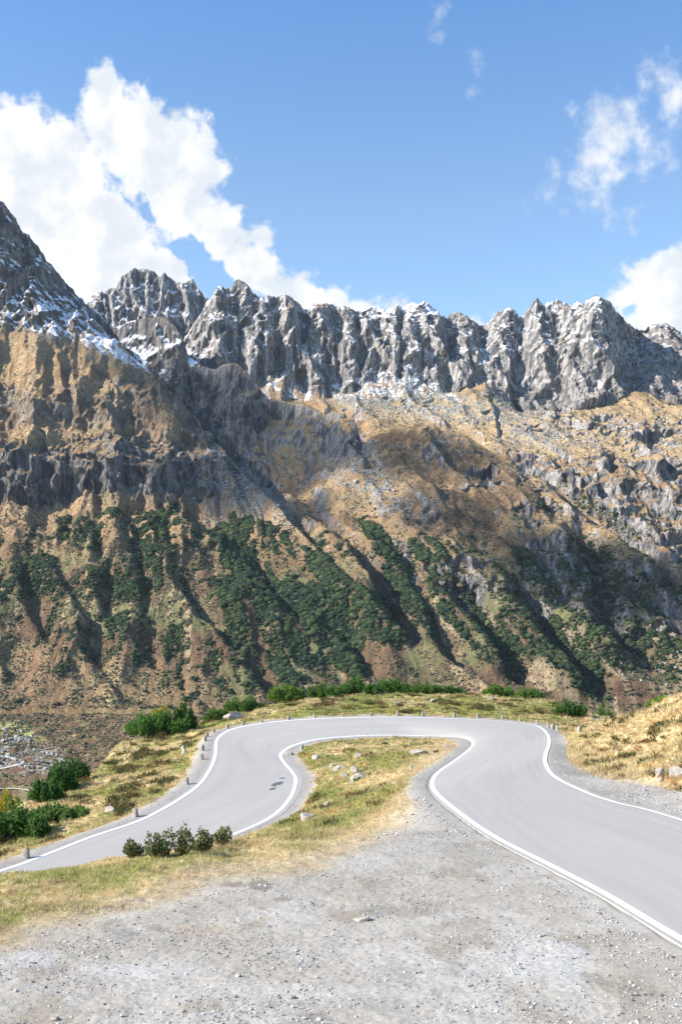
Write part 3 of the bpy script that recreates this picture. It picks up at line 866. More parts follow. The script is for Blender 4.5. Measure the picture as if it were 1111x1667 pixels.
print('mountain', time.time() - T0)
mc = np.concatenate([np.arange(-420, -40, 6), np.arange(-40, 1155, 1.0), np.arange(1155, 1560, 6)])
md = np.concatenate([np.arange(500, 1000, 5.0), np.arange(1000, 1900, 1.45), np.arange(1900, 2120, 1.15), np.arange(2120, 2330, 2.0), np.arange(2330, 2500, 1.6), np.arange(2500, 2900, 10)])
MD, MC = np.meshgrid(md, mc, indexing='ij')
mz, which, mcrest, mcliff, mrock, _, _, mhy = mountain(MC, MD)
MX = (MC - CX) / F * MD / KX
MD0 = MD
MD = MD - mhy
px, py = proj(MX, MD, mz)
def blur(a, n=1):
    for _ in range(n):
        a = (a + np.roll(a, 1, 0) + np.roll(a, -1, 0) + np.roll(a, 1, 1) + np.roll(a, -1, 1)) / 5
    return a
_P = np.stack([MX, MD, mz], -1)
_u = np.gradient(_P, axis=1); _v = np.gradient(_P, axis=0)
_n = np.cross(_u, _v); _n /= np.linalg.norm(_n, axis=-1)[..., None] + 1e-9
nzz = np.clip(blur(_n[..., 2], 1), .12, 1)
slope = np.sqrt(1 - nzz ** 2) / nzz
del _P, _u, _v
a = MX
n_a = fbm(a / 70, MD / 70, 5, 400); n_b = fbm(a / 18, MD / 18, 4, 410); n_c = fbm(a / 5, MD / 5, 3, 420)
kk = np.interp(MC, [0, 250, 450, 1111], [0.03, .12, .42, .5]); qq = a + kk * (MD - 1000)
streak = fbm(qq / 9, MD / 110, 4, 430); streak2 = fbm(qq / 26, MD / 200, 4, 440)
def C3(*v): return np.array(v)
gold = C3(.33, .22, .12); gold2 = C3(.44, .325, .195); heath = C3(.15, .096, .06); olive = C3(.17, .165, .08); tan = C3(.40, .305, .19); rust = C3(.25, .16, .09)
def lerp(A, B, t):
    t = np.asarray(t)[..., None]
    return A * (1 - t) + B * t
high = sst(py, 960, 830)
base = lerp(gold, gold2, sst(n_b, -.2, .4))
low = lerp(lerp(heath, olive, sst(n_a, -.12, .2)), tan, sst(streak + .5 * streak2, .05, .35) * .8)
low = lerp(low, rust, sst(n_b - n_a, .15, .5) * .45)
upl = lerp(base, heath, sst(n_a + .6 * n_b + .18 * (which == 3) + .10 * (which == 1), .12, .42) * .75)  # heath share raised on spur D to tone in its half shade
upl = lerp(upl, olive, sst(-n_a + .5 * n_b, .2, .5) * .5)
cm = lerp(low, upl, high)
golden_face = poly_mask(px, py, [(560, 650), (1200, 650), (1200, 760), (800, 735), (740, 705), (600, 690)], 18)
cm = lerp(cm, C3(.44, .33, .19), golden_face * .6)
shade_tint = poly_mask(px, py, [(590, 710), (700, 690), (780, 735), (860, 800), (740, 790), (640, 780)], 22) * .8 + poly_mask(px, py, [(640, 810), (760, 820), (850, 880), (880, 940), (760, 890), (660, 860)], 22) * .9
cm = lerp(cm, C3(.10, .066, .042), np.clip(shade_tint, 0, 1) * sst(n_b, -.6, .2))  # soft-edged shade on the middle slope, put into the turf colour
lower_left = poly_mask(px, py, [(-50, 1050), (60, 1040), (160, 1060), (330, 1090), (400, 1160), (200, 1200), (-50, 1200)], 30)
cm = lerp(cm, lerp(C3(.28, .18, .10), C3(.36, .28, .155), sst(n_b * .7 + streak * .8, -.15, .25)), lower_left * .75)
fans = poly_mask(px, py, [(660, 1000), (730, 1060), (860, 1130), (1000, 1160), (1200, 1180), (1200, 1100), (1080, 1060), (900, 1000)], 25) * sst(streak * 1.2 + streak2, 0, .35)
cm = lerp(cm, C3(.36, .28, .18), fans * .75)
# scree and boulder fields
scree = np.zeros_like(mz)
for poly, s in (([(330, 720), (380, 740), (470, 820), (480, 860), (400, 840), (330, 790)], .55), ([(500, 730), (600, 720), (650, 790), (700, 850), (640, 840), (540, 780)], .5),
                ([(520, 640), (600, 612), (665, 598), (740, 640), (800, 670), (780, 690), (560, 665)], .95), ([(780, 640), (830, 650), (900, 700), (990, 720), (900, 735), (820, 720)], .6),
                ([(330, 830), (410, 832), (400, 850), (340, 850)], .8), ([(790, 600), (830, 640), (810, 700), (790, 660)], .6)):
    scree = np.maximum(scree, poly_mask(px + n_b * 25, py + n_b * 25, poly, 16) * s)
scree = scree * sst(n_b + n_c * .7, -.35, .25)
cm = lerp(cm, C3(.37, .37, .34), scree)
# bare rock where it is steep
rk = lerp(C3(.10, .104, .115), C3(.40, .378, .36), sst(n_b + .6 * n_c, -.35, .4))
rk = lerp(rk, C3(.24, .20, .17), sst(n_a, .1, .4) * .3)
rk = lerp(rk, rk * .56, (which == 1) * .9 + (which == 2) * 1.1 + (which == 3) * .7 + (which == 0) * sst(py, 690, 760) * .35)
rk = rk * (1 + .30 * fbm(a / 3, mz / 7, 3, 450) + .22 * fbm((a + mz * .4) / 30, mz / 7, 3, 452))[..., None]
steep = sst(slope + n_b * .5 - .35 * (which == 2), 1.3, 1.8)
rockm = np.clip(steep * sst(MD, 1000, 1060) * (.15 + .85 * sst(py, 960, 800)) , 0, 1)
rockm = rockm * (1 - .8 * (which == 2) * (1 - mrock))
rockm = np.maximum(rockm, np.clip(mrock * 1.3, 0, 1) * sst(slope + n_b * .4, .8, 1.15))
rockm = np.maximum(rockm, mcliff * sst(slope + n_b * .4, .45, .8))
rockm = np.maximum(rockm, (which == 2) * sst(560 + n_a * 60 - py, -10, 40) * .9)
rockm = np.maximum(rockm, (which == 1) * sst(650 + n_a * 60 - py, -20, 60) * .75 * (px < 460))
rockm = np.maximum(rockm, poly_mask(px + n_b * 20, py, [(280, 600), (440, 660), (480, 700), (420, 800), (350, 830), (250, 800), (300, 700)], 20) * .8 * sst(n_a + n_b, -.5, .1))
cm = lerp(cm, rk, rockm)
# snow: ledges and gentle ground high up
diag = fbm((a + mz * .9) / 11, (a - mz) / 75, 4, 460) + .5 * fbm(a / 45, mz / 45, 3, 462)
ledge = sst(-slope + n_b * .6 + n_c * .5, -2.0, -1.0)
sA = poly_mask(px + n_b * 22, py + n_b * 22, [(-50, 460), (60, 468), (140, 500), (230, 575), (300, 625), (240, 605), (120, 550), (-50, 515)], 16) * .95 * sst(diag + n_b * .5 + n_c * .3, -.3, .1)
sA = np.maximum(sA, (which == 2) * sst(540 - py, 0, 40) * (px < 170) * .8 * sst(diag + .25 * n_c, .05, .25))
sL = poly_mask(px + n_b * 10, py + n_b * 10, [(140, 485), (215, 520), (285, 535), (300, 560), (230, 590), (190, 560)], 7) * .95
sB = (which == 4) * .9 * sst(diag + .3 * n_c, .0, .2)
sC = (which == 0) * sst(np.interp(px, [300, 500, 720, 900, 1111], [590, 575, 600, 560, 560]) - py + n_b * 60, -30, 30) * .8 * sst(n_c * .3 + n_b * .5 + diag * .8, .05, .25)
sC = np.maximum(sC, (which == 0) * poly_mask(px + n_b * 14, py + n_b * 10, [(560, 495), (690, 488), (725, 515), (660, 530), (600, 512)], 7) * .9)
sC = np.maximum(sC, poly_mask(px + n_b * 14, py + n_b * 9, [(510, 640), (600, 610), (665, 598), (730, 632), (760, 660), (690, 640), (640, 650), (560, 650)], 8) * .8 * sst(n_c + n_b, -.3, .2))
sC = np.maximum(sC, poly_mask(px + n_b * 8, py + n_b * 8, [(410, 615), (450, 605), (520, 640), (510, 660), (450, 640)], 6) * .55 * sst(n_c + n_b, -.1, .3))
sC = np.maximum(sC, poly_mask(px + n_b * 8, py + n_b * 8, [(296, 545), (320, 560), (322, 595), (350, 600), (310, 595)], 5) * .95)
sC = np.maximum(sC, poly_mask(px + n_b * 6, py, [(782, 545), (794, 545), (800, 640), (786, 600)], 5) * .7)
snow = np.clip(np.maximum(np.maximum(sA, sL) * np.clip(ledge + .25, 0, 1), np.maximum(sB, sC) * ledge), 0, 1)
snow = sst(snow + n_c * .2, .25, .6) * np.where(snow > .02, 1, 0)
cm = lerp(cm, C3(.80, .82, .86), snow)
# valley floor
flo = sst(MD0, 1010, 960)
fc = lerp(lerp(C3(.20, .13, .08), C3(.28, .25, .12), sst(n_b, -.2, .3)), C3(.10, .10, .05), sst(n_a, .1, .4) * .5)
stones = poly_mask(px + n_b * 10, py + n_b * 10, [(-60, 1180), (30, 1185), (100, 1225), (112, 1250), (60, 1262), (-60, 1262)], 6) * sst(n_c + n_b, -.15, .1)
fc = lerp(fc, C3(.36, .345, .315), stones * .8)
fc = lerp(fc, C3(.36, .37, .13), poly_mask(px + n_b * 10, py, [(-40, 1168), (40, 1180), (75, 1210), (30, 1200), (-40, 1180)], 4))
cm = lerp(cm, fc, flo)
GREEN = [  # cx, cy, rx, ry, angle (deg, down-right positive), density
    (15, 935, 30, 75, 80, .9), (60, 960, 12, 70, 80, .8), (135, 870, 38, 22, 20, .9), (125, 965, 22, 60, 70, .45), (205, 860, 45, 30, 10, .8), (225, 930, 42, 60, 65, .9), (170, 940, 20, 40, 80, .7),
    (255, 860, 30, 50, 70, .8), (290, 900, 30, 50, 60, .45), (215, 1020, 24, 50, 80, .8), (255, 1050, 30, 45, 60, .8), (185, 1060, 20, 60, 70, .35),
    (320, 960, 50, 24, 40, .3), (400, 890, 55, 40, 30, 1.0), (450, 900, 60, 30, 40, 1.0), (395, 975, 50, 40, 40, .9), (470, 990, 60, 40, 42, 1.0), (540, 950, 70, 28, 45, 1.0), (595, 985, 55, 22, 45, 1.0),
    (560, 1050, 60, 30, 50, 1.0), (500, 1040, 50, 40, 45, .8), (620, 1020, 45, 22, 40, 1.0), (655, 960, 60, 14, 55, .9), (690, 1000, 50, 10, 60, .8), (630, 900, 60, 16, 55, .9), (420, 1060, 60, 30, 40, .8), (370, 1090, 55, 28, 40, .7),
    (350, 1020, 30, 20, 40, .5), (290, 1100, 45, 30, 60, .6), (470, 1110, 60, 18, 20, .6),
    (705, 895, 34, 20, 10, 1.0), (745, 893, 26, 10, 10, .9), (755, 1000, 60, 26, 48, 1.0), (800, 1050, 70, 24, 48, 1.0), (735, 960, 40, 24, 40, .9), (870, 935, 50, 22, 60, .9), (830, 960, 30, 20, 60, .6),
    (860, 1030, 60, 30, 40, .9), (910, 1050, 60, 34, 40, 1.0), (955, 1100, 50, 24, 45, .9), (985, 1060, 55, 16, 28, .8), (920, 985, 50, 16, 40, .6),
    (960, 930, 60, 40, 60, .8), (1020, 1000, 50, 60, 60, .9), (1060, 1040, 60, 30, 20, .8), (1090, 1085, 50, 30, 20, .6), (1060, 960, 60, 22, 15, .8), (1000, 850, 50, 10, 35, .6), (970, 830, 50, 10, 30, .6), (900, 825, 22, 8, 0, .6),
    (1080, 840, 40, 6, 0, .5), (100, 1010, 30, 30, 60, .3), (30, 1060, 60, 20, 10, .25),
]
def scrub_density():
    dens = np.zeros(px.shape, np.float32)
    w = n_b * 14
    for (cx, cy, rx, ry, an, dn) in GREEN:
        ca, sa = math.cos(R(an)), math.sin(R(an))
        if True:
            rx, ry = rx * 1.12, ry * 1.15
        X_ = px + w - cx; Y_ = py + w - cy
        u = (X_ * ca + Y_ * sa) / rx; v = (-X_ * sa + Y_ * ca) / ry
        dens = np.maximum(dens, dn * sst(1.25 - np.hypot(u, v), 0, .45))
    belt = sst(py, 830, 880) * (1 - sst(py, 1080, 1150))
    dens = np.maximum(dens, belt * sst(streak2 + .7 * n_b, .12, .4) * .5)
    dens = np.maximum(dens, .10 * belt)
    dens = np.maximum(dens, .22 * lower_left * sst(n_b, 0, .3))
    dens = dens * sst(n_b * 1.2 + .5 * n_c + .75 * dens - np.interp(px, [300, 450], [.16, .0]), .1, .38)
    dens *= .10 + .90 * sst(streak2 * 1.1 + streak * .7 + n_b * .3 + .16 * dens, -.06, .10)
    dens *= (1 - .65 * rockm) * (1 - .6 * fans)
    dens[:, (mc < -60) | (mc > 1180)] *= .5
    return dens
DENS = scrub_density()
under = np.clip(DENS * 1.5, 0, 1)[..., None] * .85
cm = cm * (1 - under) + C3(.040, .054, .025) * under
cm = np.clip(cm * (1 + .22 * n_c[..., None]), .015, .88)
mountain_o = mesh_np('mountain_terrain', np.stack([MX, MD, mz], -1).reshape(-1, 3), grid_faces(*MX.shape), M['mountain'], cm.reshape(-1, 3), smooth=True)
tag(mountain_o, kind='structure', label='rocky mountain range with snow dusted crests above golden turf slopes')
print('mountain done', MX.size, time.time() - T0)

# ------------------------------------------------------------------ dwarf pine scrub on the mountain (stuff)
def ico(sub):
    import bmesh
    bm = bmesh.new(); bmesh.ops.create_icosphere(bm, subdivisions=sub, radius=1)
    v = np.array([x.co[:] for x in bm.verts]); f = np.array([[q.index for q in p.verts] for p in bm.faces]); bm.free()
    return v, f
def scrub():
    rng = np.random.RandomState(7)
    dens = DENS
    vis = (MD > 700) & (MD < 1620)
    area = np.gradient(MX, axis=1) * np.gradient(MD0, axis=0) * np.sqrt(1 + np.minimum(slope, 3) ** 2)
    wgt = np.where(vis, (dens ** 1.2 + .05 * lower_left * sst(n_b + streak, -.2, .2)) * area, 0).ravel().astype(np.float64)
    N = 60000
    idx = rng.choice(wgt.size, N, p=wgt / wgt.sum())
    bx = MX.ravel()[idx] + rng.uniform(-.6, .6, N); by = MD.ravel()[idx] + rng.uniform(-.7, .7, N); bz = mz.ravel()[idx]
    dn = dens.ravel()[idx]
    iv, jf = ico(2)
    variants = []
    for k in range(12):
        nrm = iv / np.linalg.norm(iv, axis=1)[:, None]
        r = 1 + .62 * fbm(nrm[:, 0] * 2.3 + k * 5, nrm[:, 1] * 1.9 + nrm[:, 2] * 2.3, 3, 500 + k)
        v = nrm * r[:, None]; v[:, 2] = np.where(v[:, 2] < 0, v[:, 2] * .5, v[:, 2]); variants.append(v)
    variants = np.array(variants)
    kind = rng.randint(0, 12, N)
    s = (rng.gamma(3, .38, N) + .55) * (.6 + .55 * dn) * np.interp(px.ravel()[idx], [250, 420], [.85, 1.0])
    sx_ = s * rng.uniform(.8, 1.5, N); sz_ = s * rng.uniform(.6, 1.0, N)
    th = rng.uniform(0, 6.28, N)
    V = variants[kind]
    x = V[..., 0] * sx_[:, None]; y = V[..., 1] * s[:, None]
    VX = bx[:, None] + x * np.cos(th)[:, None] - y * np.sin(th)[:, None]
    VY = by[:, None] + x * np.sin(th)[:, None] + y * np.cos(th)[:, None]
    VZ = bz[:, None] + V[..., 2] * sz_[:, None] + .25 * s[:, None]
    nv = iv.shape[0]
    col = np.zeros((N, nv, 3))
    t = np.clip(rng.normal(.4, .33, N) + fbm(bx / 40, by / 40, 3, 520) * .8, 0, 1)
    g1 = np.array([.011, .026, .016]); g2 = np.array([.050, .072, .028])
    cc = g1 * (1 - t[:, None]) + g2 * t[:, None]
    dry = (rng.rand(N) < np.where(dn < .35, .6, .06))[:, None]
    cc = np.where(dry, np.array([.085, .075, .045]) * rng.uniform(.7, 1.5, (N, 1)), cc)
    col[:] = cc[:, None]
    Fs = (jf[None] + (np.arange(N) * nv)[:, None, None]).reshape(-1, 3)
    o = mesh_np('mountain_scrub', np.stack([VX, VY, VZ], -1).reshape(-1, 3), Fs, M['scrub'], col.reshape(-1, 3), smooth=True)
    tag(o, label='dark green dwarf pine scrub in bands down the mountain slope', cat='scrub', kind='stuff')
def tussocks():
    """knee-high bilberry, alpenrose and dead grass clumps over the lower mountain side"""
    rng = np.random.RandomState(8)
    area = np.gradient(MX, axis=1) * np.gradient(MD0, axis=0) * np.sqrt(1 + np.minimum(slope, 3) ** 2)
    w = sst(py, 520, 640) * (1 - sst(py, 1230, 1290)) * (1 - .8 * rockm) * (1 - .5 * fans) * sst(n_b + streak * .8 + n_c * .5, -.25, .2)
    w = w * (.22 + .78 * sst(py, 800, 930)) * (MD > 600) * (MD < 1860) * (snow < .2)
    w[:, (mc < -50) | (mc > 1165)] = 0
    N = 125000
    wt = (w * area).ravel().astype(np.float64); idx = rng.choice(wt.size, N, p=wt / wt.sum())
    v, f = ico(1); nv = len(v)
    var = np.array([v * rng.uniform(.55, 1.35, (nv, 1)) for _ in range(12)])
    V = var[rng.randint(0, 12, N)]
    s = rng.gamma(3, .16, N) + .3
    th = rng.uniform(0, 6.28, N); ct, st = np.cos(th)[:, None], np.sin(th)[:, None]
    x = MX.ravel()[idx] + rng.uniform(-.5, .5, N); y = MD.ravel()[idx] + rng.uniform(-.7, .7, N); z = mz.ravel()[idx]
    X = x[:, None] + (V[..., 0] * ct - V[..., 1] * st) * s[:, None] * 1.3; Y = y[:, None] + (V[..., 0] * st + V[..., 1] * ct) * s[:, None]
    Z = z[:, None] + (V[..., 2] * .75 + .25) * s[:, None]
    pal = 1.3 * np.array([[.05, .06, .03], [.075, .05, .035], [.11, .085, .045], [.045, .055, .035], [.16, .11, .055], [.07, .065, .045]])
    col = pal[rng.randint(0, 6, N)] * rng.uniform(.7, 1.4, (N, 1))
    Fs = (f[None] + (np.arange(N) * nv)[:, None, None]).reshape(-1, 3)
    o = mesh_np('mountain_heath', np.stack([X, Y, Z], -1).reshape(-1, 3), Fs, M['gravel'], np.repeat(col, nv, 0))
    tag(o, label='brown and olive heath tufts covering the lower mountain side', cat='heath', kind='stuff')
scrub(); tussocks()
print('scrub', time.time() - T0)
# ------------------------------------------------------------------ finding the ground under a photo pixel
def hit(px_, py_, d0=12.0, d1=125.0):
    D = np.concatenate([np.linspace(d0, d1, 900)])
    x, y, z = ray(px_, py_)
    X = x / y * D; Z = CAMZ + z / y * D
    g = near_ground(X, D)[0]
    s = np.where(Z < g)[0]
    k = s[0] if len(s) else len(D) - 1
    return np.array([X[k], D[k], g[k]])

def gz_at(x, y): return float(near_ground(np.array([x]), np.array([y]))[0][0])

# ------------------------------------------------------------------ guard stones
def stone_mesh(name, seed, w=.30, h=.55):
    """weathered kerb stone: tapering block with a rounded, chipped head"""
    import bmesh
    rng = np.random.RandomState(seed)
    bm = bmesh.new(); bmesh.ops.create_cube(bm, size=1)
    bmesh.ops.subdivide_edges(bm, edges=bm.edges[:], cuts=5, use_grid_fill=True)
    for v in bm.verts:
        x, y, z = v.co
        t = z + .5
        tp = 1 - .22 * t
        rr = max(abs(x), abs(y)) * 2
        top = max(0, t - .72) / .28
        x *= tp * (1 - .28 * top ** 2); y *= tp * (1 - .28 * top ** 2)
        k = (abs(v.co.x * v.co.y) * 4) * .14
        x *= 1 - k; y *= 1 - k
        z = t * h - .12 - top * .05 * rr
        v.co = (x * w, y * w * .85, z)
    co = np.array([v.co[:] for v in bm.verts])
    n = fbm(co[:, 0] * 9 + seed, co[:, 2] * 9 + co[:, 1] * 7, 3, 600 + seed) * .035
    for v, q, c in zip(bm.verts, n, co):
        d = Vector((c[0], c[1], 0)); d = d.normalized() if d.length > 0 else d
        v.co += d * float(q) + Vector((0, 0, float(q) * .6))
    me = bpy.data.meshes.new(name); bm.to_mesh(me); bm.free()
    for p in me.polygons: p.use_smooth = True
    me.materials.append(M['granite'])
    return me
STONES = [
    (42, 1397, 'tall pale guard stone at the far left of the lower road', 1.15), (220, 1330, 'guard stone beside the lower road, second from the left edge', 1.1),
    (303, 1277, 'guard stone standing alone on the grass edge above the lower road', 1.1), (328, 1237, 'guard stone low in the row rising beside the left bend, on grey gravel', 1.05),
    (330, 1222, 'guard stone in the left bend, one up from the lowest of its row', 1.05), (334, 1207, 'dark leaning guard stone of the close pair in the left bend', 1.0),
    (337, 1200, 'upper guard stone of the close pair in the left bend', .95), (348, 1193, 'guard stone on the curve just above the close pair', .9),
    (371, 1186, 'guard stone right below the big pale boulder', .9), (396, 1181, 'guard stone just right of the big pale boulder', .9), (426, 1177, 'guard stone where the road begins to turn level, left of the far straight', .9),
    (470, 1171.5, 'leftmost guard stone of the far straight, before the dark green bushes', .95), (512, 1169.5, 'guard stone second from the left on the far straight', .85), (558, 1167.5, 'guard stone third from the left on the far straight', .85),
    (604, 1166.5, 'dark guard stone just left of the middle of the far straight', .85), (648, 1165.5, 'pale guard stone at the middle of the far straight', .95), (689, 1166, 'pale guard stone right of the middle of the far straight', .95),
    (740, 1167.5, 'guard stone on the far straight with a gap to its right', .9), (779, 1169, 'guard stone where the far straight starts to bend right', .85), (819, 1171, 'rounded guard stone half sunk in grass at the right bend', .9),
    (833, 1173, 'lowest stub of a guard stone at the right bend', .5), (847, 1174, 'squat guard stone before the gap in the right bend', .65), (875, 1179, 'guard stone at the start of the tight row on the right bend', .85),
    (893, 1184, 'tall guard stone, second in the tight row on the right bend', 1.0), (901, 1187, 'guard stone, third in the tight row on the right bend', .95), (908, 1190, 'guard stone nearest to the gravel at the end of the right row', .9),
    (945, 1193, 'slim guard stone standing back in the grass below the knoll', 1.1), (492, 1221, 'lone guard stone on the grass inside the bend', .9)]
sm = [stone_mesh('guard_stone', k) for k in range(5)]
rg = random.Random(3)
for k, (x, y, lab, sc) in enumerate(STONES):
    p = hit(x, y, 30)
    o = bpy.data.objects.new('guard_stone', sm[k % 5]); SC.collection.objects.link(o)
    o.location = p; o.scale = (sc * .95, sc * .95, sc); o.rotation_euler = (rg.uniform(-.07, .07), rg.uniform(-.09, .09), rg.uniform(-.6, .6))
    tag(o, lab, 'guard stone', 'granite guard stones along the outside of the bend')

# ------------------------------------------------------------------ rocks
def rock_mesh(name, seed, flat=1.0):
    v, f = ico(4)
    rng = np.random.RandomState(seed)
    # cut by random planes: angular broken rock
    for k in range(11):
        n = rng.normal(size=3); n /= np.linalg.norm(n)
        c = rng.uniform(.48, .82)
        d = v @ n - c
        v = v - np.maximum(d, 0)[:, None] * n * .96
    nn = fbm(v[:, 0] * 3 + seed, v[:, 1] * 3 + v[:, 2] * 2, 4, 700 + seed) * .07
    v = v * (1 + nn[:, None])
    return v * np.array([1, 1, flat]), f
ROCKS = [  # px, py(base), width px, height px, flatness/tilt, label
    (530, 1252, 9, 6, 'small dark rock at the left end of the rock cluster in the island'), (540, 1250, 10, 7, 'rock leaning on its neighbours at the back of the island cluster'),
    (548, 1256, 16, 11, 'blocky pale rock in the middle of the island cluster'), (559, 1251, 12, 6, 'low rock at the right rim of the island cluster'), (562, 1265, 13, 7, 'pale flat rock just below the island cluster'),
    (578, 1258, 15, 12, 'steep narrow rock above the long slab on the island'), (585, 1268, 28, 9, 'long pale slab lying tilted on the island grass'), (573, 1275, 7, 5, 'small stone at the lower tip of the long slab'),
    (584, 1233, 14, 7, 'grey rock alone near the top of the island'), (515, 1234, 15, 5, 'low rock sunk in grass left on the island'), (681, 1230, 30, 10, 'broad pale boulder on the right of the island grass'),
    (671, 1252, 9, 7, 'small upright rock below the broad pale boulder'), (503, 1335, 30, 14, 'long pale tilted slab at the front of the island, by the lower road'), (534, 1317, 12, 10, 'slanting stone above the front slab of the island'),
    (597, 1198, 11, 3.5, 'flat stone touching the inner white line of the far straight'), (728, 1217, 14, 4, 'low stone in the rust grass at the right tip of the island'), (472, 1229, 15, 6, 'pale stone in the gravel where the inner line bends back'),
    (645, 1276, 16, 6, 'pale stone buried in dry grass near the gravel tip'), (381, 1170, 36, 12, 'big pale boulder on the grass above the left bend'), (1105, 1264, 34, 16, 'large pale rock in the foot of the right-hand knoll'),
    (1075, 1262, 20, 11, 'grey slanting rock beside the large pale one on the knoll'), (1076, 1278, 10, 6, 'small round rock at the foot of the knoll'), (651, 1147, 11, 5, 'pale stone in the grass behind the middle of the far straight'),
    (706, 1142, 15, 5, 'flat stone near the brow of the hill behind the bend'), (800, 1138, 10, 4, 'small stone at the brow beside the right-hand bushes'), (178, 1322, 22, 9, 'pale slab in the grass above the lower road'),
    (301, 1228, 14, 8, 'pale rock on the grass bank left of the row of stones'), (298, 1219, 9, 5, 'little rock just above the pale rock on the bank'), (204, 1260, 6, 4, 'white stone on the heather patch of the left bank'),
    (387, 1592, 12, 6, 'small white stone lying alone on the foreground gravel'), (586, 1499, 34, 5, 'flat pale slab flush with the foreground gravel'), (92, 1661, 16, 6, 'dark stone at the bottom left of the gravel'), (1010, 1652, 10, 4, 'dark chip of stone at the bottom right of the gravel')]
for k, (x, y, w, h, lab) in enumerate(ROCKS):
    p = hit(x, y, 9)
    D = p[1]; W = w / F * D; H = h / F * D * 1.15
    v, f = rock_mesh('rock', k + 1)
    tilt = rg.uniform(-.3, .3); 
    v = v / np.abs(v).max(0)
    v = v * np.array([W / 2, W * rg.uniform(.3, .55), H * .75])
    if 'slab' in lab or 'slant' in lab:
        ca, sa = math.cos(.35), math.sin(.35); v = np.stack([v[:, 0] * ca - v[:, 2] * sa, v[:, 1], v[:, 0] * sa * .8 + v[:, 2] * ca], 1)
    v[:, 2] += H * .12
    o = mesh_np('rock', v, f, M['boulder'] if 'dark' not in lab else M['granite'], smooth=False)
    o.location = p; o.rotation_euler = (0, 0, rg.uniform(-.4, .4))
    tag(o, lab, 'rock', 'rocks lying in the grass and gravel')

# ------------------------------------------------------------------ bushes by the road
def tube(pts, rad, n=5):
    V = []; Fq = []
    pts = np.asarray(pts, float)
    for i, p in enumerate(pts):
        t = pts[min(i + 1, len(pts) - 1)] - pts[max(i - 1, 0)]; t = t / (np.linalg.norm(t) + 1e-9)
        a = np.cross(t, [0.3, .9, .1]); a /= np.linalg.norm(a); b = np.cross(t, a)
        for k in range(n):
            an = 2 * math.pi * k / n; V.append(p + (a * math.cos(an) + b * math.sin(an)) * rad[i])
    for i in range(len(pts) - 1):
        for k in range(n): Fq.append([i * n + k, i * n + (k + 1) % n, (i + 1) * n + (k + 1) % n, (i + 1) * n + k])
    return np.array(V), np.array(Fq)

